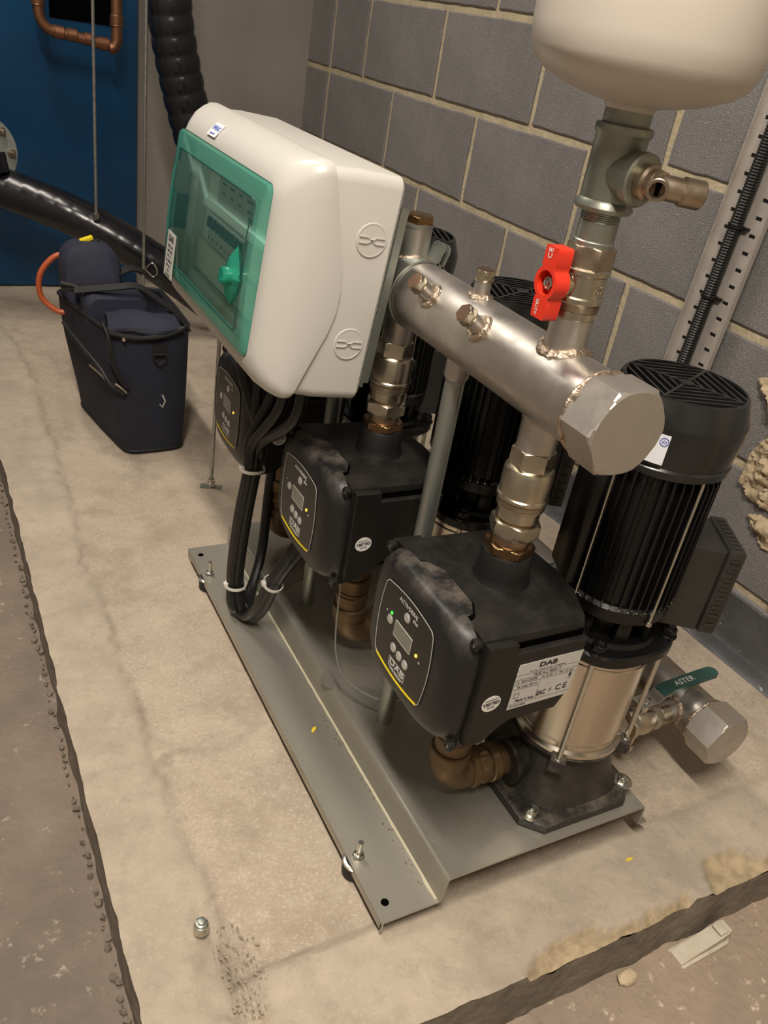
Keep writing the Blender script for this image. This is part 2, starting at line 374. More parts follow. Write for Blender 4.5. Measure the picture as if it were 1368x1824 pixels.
# ================================================================= SETTING
LOW = -.075            # lower floor level; the plinth top is z = 0
PX0, PY0 = -1.213, -1.182
def build_plinth():
    nx, ny = 150, 330
    xs = [PX0 + (0.10-PX0)*i/nx for i in range(nx+1)]
    ys = []
    for j in range(ny+1):
        t = j/ny; ys.append(PY0 + (2.6-PY0)*(t*.45+.55*t*t))
    bm = bmesh.new(); lay = None; vs = []; cols = []
    for j, y in enumerate(ys):
        row = []
        for i, x in enumerate(xs):
            h = .0016*fbm(x*7, y*7)+.0016*fbm(x*26, y*26, 3)
            jx = -1.113+.012*fbm(y*5, 1.7)+.011*fbm(y*28, 4.1)
            jy = -1.057+.004*fbm(x*12, 9.2)+.03*max(0, x+.85)*0
            if y > -.2: jx += .02*math.sin(y*3)
            sm = 0; dirt = 0; chip = 0
            band_l = 1/(1+math.exp(max(-60, min(60, (x-jx)*260))))
            band_f = 1/(1+math.exp(max(-60, min(60, (y-jy)*320)))) if x > -1.09 else 0
            h += .0075*band_l*(.8+.3*fbm(y*6, 5)) + .006*band_f*(1-band_l)
            sm = max(band_l*.95, band_f)
            dirt += .62*math.exp(-((x-jx-.004)/.0045)**2)*(.6+.6*fbm(y*9, 3)) if y > -1.06 else 0
            dirt += .85*math.exp(-((y-jy-.001)/.0032)**2) if x > -1.1 and x < -.86 else 0
            # transverse cracks over the left part
            for cy0, sl, x1 in ((-.70, .12, -.93), (-.335, .05, -.95)):
                if x < x1: dirt += .22*math.exp(-((y-cy0-sl*(x+1.1)-.014*fbm(x*14, cy0*9))/.003)**2)
            # curved ridge stain
            d = math.hypot(x+1.02, y+.62)-.095
            if y < -.60: dirt += .28*math.exp(-(d/.010)**2); h += .0015*math.exp(-((d+.012)/.01)**2)
            d = math.hypot(x+1.095, y+.71)
            if d < .012: dirt += .4; h -= .002
            # rubble filled hollow at the junction of the two joints
            d = math.hypot((x+1.105)/.030, (y+1.035)/.055)
            if d < 1.6:
                k = max(0, 1-d/1.6); h += -.013*min(1, k*1.6)+.007*fbm(x*45, y*45); dirt += .35*k
            # chipped front edge
            if y < -1.10:
                dd = 9.0      # signed distance into a broken-off area
                e = -1.182+.010+.010*fbm(x*22, 2.2)+(.012 if -.76 < x < -.66 else 0)
                if -.78 < x < -.50: dd = min(dd, y-e)
                wx = (x+.405)/.058; wy = (y+1.190)/.052
                if x > -.50: dd = min(dd, (math.hypot(wx, wy)-1-.22*fbm(x*30, y*30, 7))*.05)
                if x > -.37: dd = min(dd, y+1.168-.010*fbm(x*30, 5))
                if dd < 0:
                    chip = 1; h -= min(.016, .006-dd*1.1)-.002*fbm(x*45, y*45, 3)
                elif dd < .004: dirt += .35*(1-dd/.004)
            if x > -.05: h += 0
            edge = 0
            if i == 0: x += .004*fbm(y*14, 8); h -= .002
            if j == 0: y2 = y+.004*fbm(x*18, 6); h -= .001
            else: y2 = y
            row.append(bm.verts.new((x, y2, h))); cols.append((min(1, sm), chip, min(1, max(0, dirt)), 1))
        vs.append(row)
    for j in range(ny):
        for i in range(nx): bm.faces.new((vs[j][i], vs[j][i+1], vs[j+1][i+1], vs[j+1][i]))
    me = bpy.data.meshes.new('plinth_top'); bm.to_mesh(me)
    ca = me.color_attributes.new('zones', 'FLOAT_COLOR', 'POINT')
    for k, c in enumerate(cols): ca.data[k].color = c
    front = [v[:] for v in [tuple(q.co) for q in vs[0]]]; left = [tuple(r_[0].co) for r_ in vs]
    bm.free(); me.materials.append(MAT['plinth_top'])
    me.polygons.foreach_set('use_smooth', [True]*len(me.polygons))
    root = thing('concrete_plinth', (0, 0, 0), 'raised rough concrete plinth under the pump set', 'plinth'); root['kind'] = 'structure'
    o = bpy.data.objects.new('plinth_top', me); COL.objects.link(o); o.parent = root
    g = G()
    for line, nrm in ((front, (0, -1)), (left, (-1, 0))):
        rows = []
        for k in range(6):
            t = k/5
            rows.append([g.bm.verts.new((p[0]+nrm[0]*(t*.005*(1+fbm(p[1]*20, k, 2))-.002*(k > 0)), p[1]+nrm[1]*(t*.008+.003*fbm(p[0]*25, k)), p[2]*(1-t)+(LOW-.01)*t)) for p in line])
        for a, b in zip(rows, rows[1:]):
            for i in range(len(a)-1): g.bm.faces.new((a[i], a[i+1], b[i+1], b[i]))
    g.obj('plinth_side', 'plinth_side', root)
build_plinth()

def grid_plane(name, x0, x1, y0, y1, z, nx, ny, mt, amp=.001, kind='structure'):
    bm = bmesh.new(); v = [[bm.verts.new((x0+(x1-x0)*i/nx, y0+(y1-y0)*j/ny, z+amp*fbm(i*.7, j*.7)+(.020*max(0, min(1, (-1.17-(x0+(x1-x0)*i/nx))/.05)) if name == 'floor' else 0))) for i in range(nx+1)] for j in range(ny+1)]
    for j in range(ny):
        for i in range(nx): bm.faces.new((v[j][i], v[j][i+1], v[j+1][i+1], v[j+1][i]))
    me = bpy.data.meshes.new(name); bm.to_mesh(me); bm.free(); me.materials.append(MAT[mt])
    me.polygons.foreach_set('use_smooth', [True]*len(me.polygons))
    o = bpy.data.objects.new(name, me); COL.objects.link(o); o['kind'] = kind; return o
grid_plane('floor', -3.0, .15, -3.4, 2.6, LOW, 120, 100, 'low_floor', .0015)
def floor_stain():      # the walked-on side left of the plinth is stained darker than the dusty strip in front of it
    M = MAT['low_floor']; nt = M.node_tree; N = nt.nodes; L = nt.links; b = N['Principled BSDF']
    src = b.inputs['Base Color'].links[0].from_socket
    tc = N.new('ShaderNodeTexCoord'); sx = N.new('ShaderNodeSeparateXYZ'); L.new(tc.outputs['Object'], sx.inputs[0])
    n = N.new('ShaderNodeTexNoise'); n.inputs['Scale'].default_value = 5; n.inputs['Detail'].default_value = 6; L.new(tc.outputs['Object'], n.inputs['Vector'])
    a = N.new('ShaderNodeMath'); a.operation = 'MULTIPLY_ADD'; a.inputs[1].default_value = .25; L.new(n.outputs['Fac'], a.inputs[0]); L.new(sx.outputs['X'], a.inputs[2])
    r = N.new('ShaderNodeMapRange'); r.inputs[1].default_value = -1.10; r.inputs[2].default_value = -.95; L.new(a.outputs[0], r.inputs[0])
    lt = N.new('ShaderNodeMix'); lt.data_type = 'RGBA'; lt.blend_type = 'MULTIPLY'; lt.inputs[0].default_value = 1; lt.clamp_result = False
    L.new(src, lt.inputs[6]); lt.inputs[7].default_value = (1.75, 1.72, 1.68, 1)
    m_ = N.new('ShaderNodeMix'); m_.data_type = 'RGBA'; L.new(r.outputs[0], m_.inputs[0]); L.new(src, m_.inputs[6]); L.new(lt.outputs[2], m_.inputs[7]); L.new(m_.outputs[2], b.inputs['Base Color'])
floor_stain()
# crumbs of mortar squeezed out along the foot of the plinth
g = G()
y = -1.15
while y < .6:
    r = random.uniform(.0015, .0055)
    c = Vector((PX0-.006-random.uniform(0, .006), y, LOW+.022))
    st = len(g.bm.verts)
    res = bmesh.ops.create_icosphere(g.bm, subdivisions=1, radius=r, matrix=Matrix.Translation(c))
    for v in res['verts']: v.co += Vector((random.uniform(-1, 1), random.uniform(-1, 1)*1.5, 0))*r*.3
    y += random.uniform(.003, .03)
o = g.obj('mortar_crumbs', 'plinth_side'); tag(o, 'crumbly mortar squeezed out along the left foot of the plinth', 'mortar', kind='stuff')

# ---- walls
YAW = .0249
wall = thing('wall_right', (0, 0, 0), 'grey concrete block wall with cream mortar', 'wall', rz=YAW); wall['kind'] = 'structure'
g = G(); g.box(.006, .12, -3.4, 1.56, LOW-.02, 2.66); g.obj('mortar_bed', 'block_mortar', wall)
ROWS = {  # z bottom : list of joint y positions that the photograph shows
    .79: [-1.575, -1.125, -.675, -.225, .225, .675, 1.107, 1.350, 1.54],
    .565: [-1.80, -1.35, -.90, -.45, 0, .45, .90, 1.35, 1.54],
    .34: [-1.575, -1.125, -.675, -.225, .225, .675, 1.125, 1.35, 1.54],
    1.015: [-1.80, -1.35, -.90, -.45, 0, .45, .90, 1.35, 1.54]}
k = 0; zz = -.11
blk_cache = {}
def block_mesh(w_, h_, var):
    key = (round(w_, 3), round(h_, 3), var)
    if key in blk_cache: return blk_cache[key]
    g = G(); nx = max(4, int(w_/.035)); nz = 6
    r = .003
    rs = []
    pts = []
    for a in range(nx+1): pts.append((a*w_/nx, 0))
    for a in range(1, nz+1): pts.append((w_, a*h_/nz))
    for a in range(nx-1, -1, -1): pts.append((a*w_/nx, h_))
    for a in range(nz-1, 0, -1): pts.append((0, a*h_/nz))
    cx, cz = w_/2, h_/2
    def rg(x, ins):
        out = []
        for i, (py, pz) in enumerate(pts):
            j = .0028*fbm(py*30, pz*30, var*7.3)
            out.append((x, py+(ins if py < cx else -ins)*(py in (0, w_) or py == 0)+j, pz+(ins if pz < cz else -ins)*(pz == 0 or pz == h_)+j))
        return out
    g.ring_loft([rg(.02, 0), rg(.002, 0), rg(0, .003)], cap0=False)
    bmesh.ops.recalc_face_normals(g.bm, faces=g.bm.faces)
    me = bpy.data.meshes.new('block'); g.bm.to_mesh(me); g.bm.free(); me.materials.append(MAT['block_face'])
    blk_cache[key] = me; return me
z = -.11
while z < 2.5:
    js = None
    for zk in ROWS:
        if abs(zk-z) < .01: js = ROWS[zk]
    if js is None:
        par = round((z-.565)/.225) % 2
        js = ROWS[.565] if par == 0 else ROWS[.34]
    for a, b in zip(js, js[1:]):
        gp = .0092
        me = block_mesh(b-a-2*gp, .225-2*gp, k % 3); k += 1
        o = bpy.data.objects.new('block', me); COL.objects.link(o); o.parent = wall
        o.location = (random.uniform(-.0012, .0012), a+gp, z+gp)
    z += .225
# far concrete wall with its end face, and the plain room shell around
g = G(); g.box(-.635, .12, 1.525, 2.6, -.02, 2.66); o = g.obj('wall_back', 'concrete_wall', smooth=False); o['kind'] = 'structure'
g = G(); g.box(-3.1, .12, 2.6, 2.7, LOW-.02, 2.66); o = g.obj('wall_far', 'concrete_wall', smooth=False); o['kind'] = 'structure'
g = G(); g.box(-3.1, -3.0, -3.5, 2.7, LOW-.02, 2.66); o = g.obj('wall_left', 'plaster', smooth=False); o['kind'] = 'structure'
g = G(); g.box(-3.1, .12, -3.5, -3.4, LOW-.02, 2.66); o = g.obj('wall_front', 'plaster', smooth=False); o['kind'] = 'structure'
g = G(); g.box(-3.1, .12, -3.5, 2.7, 2.66, 2.74); o = g.obj('ceiling', 'ceiling_paint', smooth=False); o['kind'] = 'structure'
# skirting of bitumen sheet dressed up the wall foot
g = G(); rows = []
ys = [-1.45+i*.02 for i in range(70)]
for t in range(9):
    row = []
    for yy in ys:
        w1 = .010*fbm(yy*9, t*.5)
        zt = .103+.006*fbm(yy*11, 3)
        prof = [(-.010, zt), (-.013, zt*.8), (-.016, zt*.6), (-.018, zt*.42), (-.022, zt*.25), (-.032, zt*.12), (-.044, .010), (-.056, .006), (-.062, .001)][t]
        row.append((prof[0]-abs(w1)*.5, yy, prof[1]))
    rows.append(row)
vs = [[g.bm.verts.new(p) for p in r_] for r_ in rows]
for a, b in zip(vs, vs[1:]):
    for i in range(len(a)-1): g.bm.faces.new((a[i], a[i+1], b[i+1], b[i]))
o = g.obj('damp_proof_sheet', 'dpm_black'); o.rotation_euler = (0, 0, YAW)
tag(o, 'crinkled black damp proof sheet along the foot of the block wall', 'plastic sheet')

# rough mortar patches on the wall beside the front motor
def wall_patch(name, poly, seed, bulge, label):
    ymin = min(p[0] for p in poly); ymax = max(p[0] for p in poly); zmin = min(p[1] for p in poly); zmax = max(p[1] for p in poly)
    def inside(y, z_):
        c = False; n = len(poly)
        for i in range(n):
            a, b = poly[i], poly[(i+1) % n]
            if (a[1] > z_) != (b[1] > z_) and y < (b[0]-a[0])*(z_-a[1])/(b[1]-a[1])+a[0]: c = not c
        return c
    def dist(y, z_):
        d = 9
        for i in range(len(poly)):
            a, b = Vector(poly[i]), Vector(poly[(i+1) % len(poly)]); p = Vector((y, z_)); t = max(0, min(1, (p-a).dot(b-a)/max((b-a).length_squared, 1e-9)))
            d = min(d, (p-a-(b-a)*t).length)
        return d
    st = .0048; g = G(); vs = {}
    ny, nz = int((ymax-ymin)/st)+2, int((zmax-zmin)/st)+2
    for i in range(ny):
        for j in range(nz):
            y_, z_ = ymin+i*st, zmin+j*st
            y2, z2 = y_+.006*fbm(y_*40, z_*40, seed), z_+.006*fbm(y_*40, z_*40, seed+5)
            if inside(y2, z2):
                d = dist(y2, z2); cr = max(0, 1-abs(fbm(y_*14, z_*14, seed+9))/.06); h = min(1, d/.010)**.5*(bulge*(.35+1.1*abs(fbm(y_*18, z_*18, seed)))+.009*fbm(y_*55, z_*55, 2)-.008*cr)
                vs[i, j] = g.bm.verts.new((-max(.001, h)-.001, y_, z_))
    for i in range(ny):
        for j in range(nz):
            q = [(i, j), (i+1, j), (i+1, j+1), (i, j+1)]
            if all(k_ in vs for k_ in q): g.bm.faces.new([vs[k_] for k_ in q])
    # skirt back to the wall
    ed = [e for e in g.bm.edges if len(e.link_faces) == 1]
    r_ = bmesh.ops.extrude_edge_only(g.bm, edges=ed)
    for v in r_['geom']:
        if isinstance(v, bmesh.types.BMVert): v.co.x = .004
    o = g.obj(name, 'mortar_rubble', ang=50); o.rotation_euler = (0, 0, YAW)
    tag(o, label, 'mortar'); return o
wall_patch('mortar_patch', [(-.60, .50), (-.651, .47), (-.682, .43), (-.665, .403), (-.654, .381), (-.652, .334), (-.657, .308), (-.675, .29), (-.706, .283), (-.738, .29), (-.80, .285), (-.92, .33), (-.98, .42), (-.90, .52), (-.75, .56)], 1, .022, 'large rough cream mortar patch on the block wall right of the front motor')
wall_patch('mortar_patch', [(-.695, .262), (-.705, .248), (-.724, .237), (-.748, .215), (-.763, .219), (-.772, .23), (-.793, .225), (-.86, .20), (-.93, .22), (-.90, .27), (-.80, .278), (-.73, .276)], 4, .018, 'smaller broken mortar patch under the large one')
wall_patch('mortar_patch', [(-.808, .127), (-.816, .147), (-.83, .155), (-.89, .15), (-.91, .11), (-.851, .100), (-.825, .104)], 9, .022, 'lowest lump of cream mortar just above the black sheet')

# ================================================================= LIGHT FITTINGS
for i, (loc, pw) in enumerate(LAMPS):
    t = thing('fluorescent_light', loc, ['ceiling strip light above the near end of the plinth', 'ceiling strip light above the far end of the pump set'][i], 'light', 'ceiling strip lights')
    g = G(); g.box(-.05, .05, -.62, .62, -.02, .05, bev=.006); g.obj('housing', 'lamp_housing', t)
    g = G(); g.tube([(0, -.58, -.04), (0, .58, -.04)], .013); g.obj('tube', 'lamp_tube', t)
    for s in (-1, 1):
        g = G(); g.box(-.02, .02, s*.59-.012, s*.59+.012, -.056, -.018, bev=.003); g.obj('lamp_holder', 'lamp_housing', t)
        g = G(); g.tube([(0, s*.45, .05), (0, s*.45, 2.66-loc[2])], .004, 8); g.obj('hanging_rod', 'rod_steel', t)

# ================================================================= SKID BASE
PT = .071              # top of the pressed deck
sk = thing('base_frame', (0, 0, 0), 'pressed zinc steel base frame carrying the three pumps on rubber feet', 'base frame')
ring = []
for y in (-1.07, -.235):
    ol = [(-.930, .030), (-.8520, .030), (-.8502, .0304), (-.8488, .0316), (-.8481, .0335), (-.8452, .0660), (-.8444, .0684), (-.8430, .0700), (-.8405, .0710), (-.517, .071), (-.5145, .068), (-.512, .036), (-.498, .034),
          (-.498, .0305), (-.515, .0325), (-.5175, .066), (-.520, .0680), (-.839, .0680), (-.8415, .066), (-.8445, .0285), (-.848, .0270), (-.930, .0270)]
    ring.append([(x, y, z) for x, z in ol])
g = G(); g.ring_loft(ring); deck = g.obj('deck', 'zinc_sheet', sk, ang=20)
g = G()
for y0 in (-1.0705, -.2375):
    g.box(-.930, -.927, y0, y0+.003, .012, .0275)
g.box(-.9300, -.9275, -1.0695, -.236, .016, .0275); g.obj('edge_lip', 'zinc_sheet', sk)
for (x, y) in ((-.9165, -.975), (-.9165, -.328), (-.53, -.98), (-.53, -.33)):
    g = G(); g.lathe([(.016, 0), (.0185, .003), (.0185, .020), (.015, .0265)], Matrix.Translation((x, y, 0)), 28); ft = g.obj('rubber_foot', 'rubber', sk)
    if x < -.8:
        g = G(); g.lathe([(.0165, .0205), (.0195, .0215), (.0195, .0240), (.0165, .0255)], Matrix.Translation((x, y, 0)), 28); g.obj('washer', 'bright_zinc', ft)
        g = G(); g.cyl(.0036, .026, .058, Matrix.Translation((x, y, 0)), 14); g.hexn(.012, .030, .0365, Matrix.Translation((x, y, 0))); g.cyl(.008, .0295, .0315, Matrix.Translation((x, y, 0)))
        g.obj('stud_and_nut', 'bright_zinc', ft)
for (x, y) in ((-.9135, -1.046), (-.9135, -.262)):
    g = G(); g.cyl(.0052, .0298, .0304, Matrix.Translation((x, y, 0)), 20); tag(g.obj('bolt_hole', 'shadow_black', sk), 'dark open bolt hole')
g = G()   # deck stiffening stop at the far end, behind the cables
g.box(-.852, -.842, -.262, -.235, .030, .069); g.obj('end_stop', 'zinc_sheet', sk)
g = G(); n = 90; pa = []; pb = []
for i in range(n+1):
    yy = -1.066+.82*i/n; pa.append((-.8495, yy, .0318)); pb.append((-.8525-.0035*max(0, fbm(yy*30, 2)), yy, .0304))
vs = [[g.bm.verts.new(p) for p in r_] for r_ in (pa, pb)]
for i in range(n): g.bm.faces.new((vs[0][i], vs[0][i+1], vs[1][i+1], vs[1][i]))
tag(g.obj('dust_line', 'dust', sk), 'pale dust and rust specks caught along the bend')
g = G()
for i in range(34):
    yy = random.uniform(-1.05, -.72); r_ = random.uniform(.0005, .0015); bmesh.ops.create_icosphere(g.bm, subdivisions=1, radius=r_, matrix=Matrix.Translation((-.8545-random.uniform(0, .008), yy, .0302)))
o = g.obj('rust_specks', 'rust', sk); o['kind'] = 'stuff'
# water marks on the deck: thin dried scale rings
for (x, y, s) in ((-.815, -1.0, .022), (-.80, -.75, .020), (-.77, -.66, .022), (-.835, -.70, .018)):
    g = G(); rr = [s*(1+.16*fbm(math.cos(a*2*PI/24)*1.2, math.sin(a*2*PI/24)*1.2, x*9)) for a in range(24)]
    g.prism([(x+rr[a]*math.cos(2*PI*a/24), y+rr[a]*1.15*math.sin(2*PI*a/24)) for a in range(24)], .0711, .0715)
    tag(g.obj('water_stain', 'scale_mark', sk), 'dull dried water mark')

# ================================================================= PUMPS
PITCH = .3135
PY = [-.963+i*PITCH for i in range(3)]
PXX = -.608
def build_pump():
    t = thing('vertical_pump', (PXX, PY[0], PT), 'black motor vertical multistage pump with steel barrel, nearest the camera', 'pump', 'three vertical multistage pumps')
    # foot
    def sq(h, c, z, n=None): return [(x, y, z) for x, y in [(-h+c, -h), (h-c, -h), (h, -h+c), (h, h-c), (h-c, h), (-h+c, h), (-h, h-c), (-h, -h+c)]]
    g = G(); X = Matrix.Translation((-.010, 0, 0))
    g.ring_loft([sq(.091, .024, 0), sq(.095, .026, .003), sq(.095, .026, .014), sq(.092, .027, .018)], X)
    K = 48
    def se(a, n, z): return [(x, y, z) for x, y in superell(a, a, n, K)]
    g.ring_loft([se(.084, 3.4, .014), se(.077, 3.0, .030), se(.070, 2.6, .055), se(.066, 2.2, .078), se(.074, 2.0, .090), se(.078, 2, .096)], X@Matrix.Translation((.008, 0, 0)))
    for a in range(4):
        A = PI/4+a*PI/2
        g.box(.055, .099, -.012, .012, .010, .030, Matrix.Rotation(A, 4, 'Z')@Matrix.Rotation(R(10), 4, 'Y'), .003)
        g.box(.066, .090, -.011, .011, .078, .098, Matrix.Rotation(A, 4, 'Z'), .002)
    for s in (-1, 1):
        g.lathe([(.028, .04), (.029, .080), (.033, .086), (.033, .093)], axis_m((0, 0, .046), (s, 0, 0)), 32)
        g.lathe([(.026, .0), (.026, .06)], axis_m((0, 0, .046), (0, s, 0))@Matrix.Translation((0, 0, .0)), 24)
    g.obj('foot', 'cast_black', t)
    for (x, y) in ((-.089, -.070), (.073, -.070), (-.089, .070), (.073, .070)):
        T = Matrix.Translation((x, y, .018)); g = G()
        g.lathe([(.0135, 0), (.0145, .001), (.0145, .0025), (.013, .003)], T, 28); g.hexn(.0135, .003, .0085, T); g.lathe([(.0035, .0085), (.004, .0105), (.002, .0115)], T, 14)
        g.obj('foot_bolt', 'bright_zinc', t)
    # barrel
    g = G(); g.lathe([(.074, .096), (.0765, .097), (.0765, .103), (.0715, .106), (.0710, .254), (.0735, .256), (.0735, .262), (.070, .2635)], n=72)
    g.torus(.0712, .0012, Matrix.Translation((0, 0, .245)), 72, 6); g.torus(.0712, .0012, Matrix.Translation((0, 0, .116)), 72, 6)
    g.obj('barrel', 'stainless_shell', t)
    for a in range(4):
        A = PI/4+a*PI/2; T = Matrix.Translation((.0835*math.cos(A), .0835*math.sin(A), 0))
        g = G(); g.cyl(.0034, .092, .275, T, 14); g.hexn(.010, .094, .099, T); g.obj('tie_rod', 'bright_zinc', t)
    # lantern flange and bracket
    g = G()
    g.ring_loft([[(x*k_, y*k_, z) for x, y in superell(.083, .083, 2.7, 48)] for k_, z in ((.97, .262), (1, .265), (1, .276), (.97, .279))], Matrix.Rotation(0, 4, 'Z'))
    g.lathe([(.070, .278), (.066, .284)], n=48)
    for a in range(8):
        A = PI/8+a*PI/4; g.box(.046, .062, -.009, .009, .275, .318, Matrix.Rotation(A, 4, 'Z'), .002)
    g.lathe([(.064, .314), (.070, .318), (.071, .334), (.066, .338)], n=56)
    g.obj('motor_bracket', 'motor_black', t)
    g = G(); g.lathe([(.020, .27), (.030, .285), (.030, .30), (.022, .32)], n=24); g.obj('coupling', 'stainless_cap', t)
    for a in range(4):
        A = PI/4+a*PI/2; T = Matrix.Translation((.0865*math.cos(A)*.95, .0865*math.sin(A)*.95, .277)); g = G()
        g.lathe([(.011, .001), (.0115, .002), (.0115, .0045), (.010, .005)], T, 24); g.hexn(.0165, .005, .015, T); g.lathe([(.0060, .015), (.006, .020), (.004, .021)], T, 14)
        g.obj('flange_bolt', 'motor_black', t)
    # motor body with cooling fins
    g = G(); g.cyl(.0625, .334, .516, n=48)
    nf = 42
    for a in range(nf):
        A = 2*PI*a/nf
        g.ring_loft([[(r_, -w_, z), (r_, w_, z), (.058, w_*1.1, z), (.058, -w_*1.1, z)] for r_, w_, z in ((.071, .0008, .338), (.0725, .0012, .345), (.0725, .0012, .504), (.069, .001, .516))], Matrix.Rotation(A, 4, 'Z'))
    g.obj('motor_body', 'motor_black', t, smooth=False)
    g = G()
    for A in (R(158), R(70)):
        g.box(.060, .080, -.030, .030, .343, .508, Matrix.Rotation(A, 4, 'Z'), .004)
    g.obj('mounting_pad', 'motor_black', t)
    for A in (R(-95), R(-173), R(5), R(95)):
        T = Matrix.Translation((.0735*math.cos(A), .0735*math.sin(A), 0)); g = G(); g.cyl(.0020, .322, .515, T, 10); g.hexn(.0065, .320, .325, T)
        g.obj('motor_through_bolt', 'bright_zinc', t)
    g = G()
    for a in range(nf):
        A = 2*PI*a/nf
        g.box(.0695, .0722, -.0010, .0010, .3365, .3385, Matrix.Rotation(A, 4, 'Z'))
    tag(g.obj('fin_tips', 'bright_zinc', t), 'bare metal fin tips at the lower motor end')
    # fan cover
    g = G(); g.lathe([(.071, .514), (.0755, .515), (.0765, .519), (.0765, .5235), (.0742, .526), (.0752, .530), (.0775, .545), (.0792, .562), (.0792, .5720), (.0788, .5745), (.0708, .5975), (.0696, .6000), (.0672, .6013), (.0655, .6005), (.0655, .597)], n=80, cap1=False)
    fc = g.obj('fan_cover', 'cover_gloss', t)
    g = G(); g.lathe([(.0, .588), (.067, .588)], n=48, cap0=False, cap1=False); g.lathe([(.012, .588), (.012, .597)], n=20); g.obj('fan_hub', 'shadow_black', t)
    g = G()
    for q in range(4):
        Q = Matrix.Rotation(PI/4+q*PI/2+R(-20), 4, 'Z')
        g.box(0, .0665, -.0017, .0017, .5965, .6013, Q)
        Q2 = Matrix.Rotation(q*PI/2+R(-20), 4, 'Z')
        for k_ in range(5):
            d = .015+k_*.0100
            hw = min(d-.0005, math.sqrt(max(.0001, .0665**2-d*d)))
            if hw > .004: g.box(d-.0014, d+.0014, -hw, hw, .5965, .6008, Q2)
    g.cyl(.0085, .596, .6015, n=20); g.obj('grille', 'cover_gloss', fc, smooth=False)
    # sticker on the fan cover towards the front left
    A0 = R(-147); g = G()
    rings = []
    for z in (.532, .566):
        rings.append([((.0800)*math.cos(A0+s*R(3.2)), (.0800)*math.sin(A0+s*R(3.2)), z) for s in range(-3, 4)])
    g.ring_loft([rings[0], rings[1]], cap0=False, cap1=False, closed=False)
    st = g.obj('sticker', 'sticker_white', t); tag(st, 'white sticker with a small blue round mark')
    # terminal box
    tb = Matrix.Translation((.103, -.041, 0))@Matrix.Rotation(R(-30), 4, 'Z')
    g = G(); g.ring_loft([[(x*1.0, y*k_, z) for x, y in ((-.085, -.036), (-.004, -.043), (.0, -.040), (.0, .040), (-.004, .043), (-.085, .036))] for k_, z in ((1, .298), (1, .412))], tb)
    bx = g.obj('terminal_box', 'box_black', t)
    g = G(); g.box(0, .021, -.044, .044, .295, .416, tb, .003)
    lid = g.obj('terminal_lid', 'box_black', bx)
    g = G()
    for k_ in range(8):
        zc = .306+k_*.0135
        g.box(.004, .017, -.0455, -.0435, zc, zc+.005, tb, .0008)
        yc = -.036+k_*.0095
        g.box(.004, .017, yc, yc+.004, .4155, .4175, tb, .0008)
    g.obj('lid_rib', 'box_black', bx)
    return t
pump = build_pump()
# lettering of the round mark
a0 = R(-141)
nrm = Vector((math.cos(a0), math.sin(a0), 0))
M_ = frame(nrm*.0803+Vector((0, 0, .558)), (-nrm.y, nrm.x, 0), (0, 0, 1))
stk = [c for c in pump.children if c.name.startswith('sticker')][0]
o = poly_obj('blue_ring', [[(.0048*math.cos(2*PI*i/24), .0048*math.sin(2*PI*i/24)) for i in range(24)], [(.0041*math.cos(2*PI*i/24), .0041*math.sin(2*PI*i/24)) for i in range(24)]], .0004, 'sticker_blue', stk, M_)
text('dit', .0055, M_, 'sticker_blue', stk)
for i, lb in ((1, 'black motor vertical pump in the middle of the row of three'), (2, 'black motor vertical pump farthest from the camera, its motor top behind the enclosure')):
    c = copy_tree(pump); c.location = (PXX, PY[i], PT); c['label'] = lb

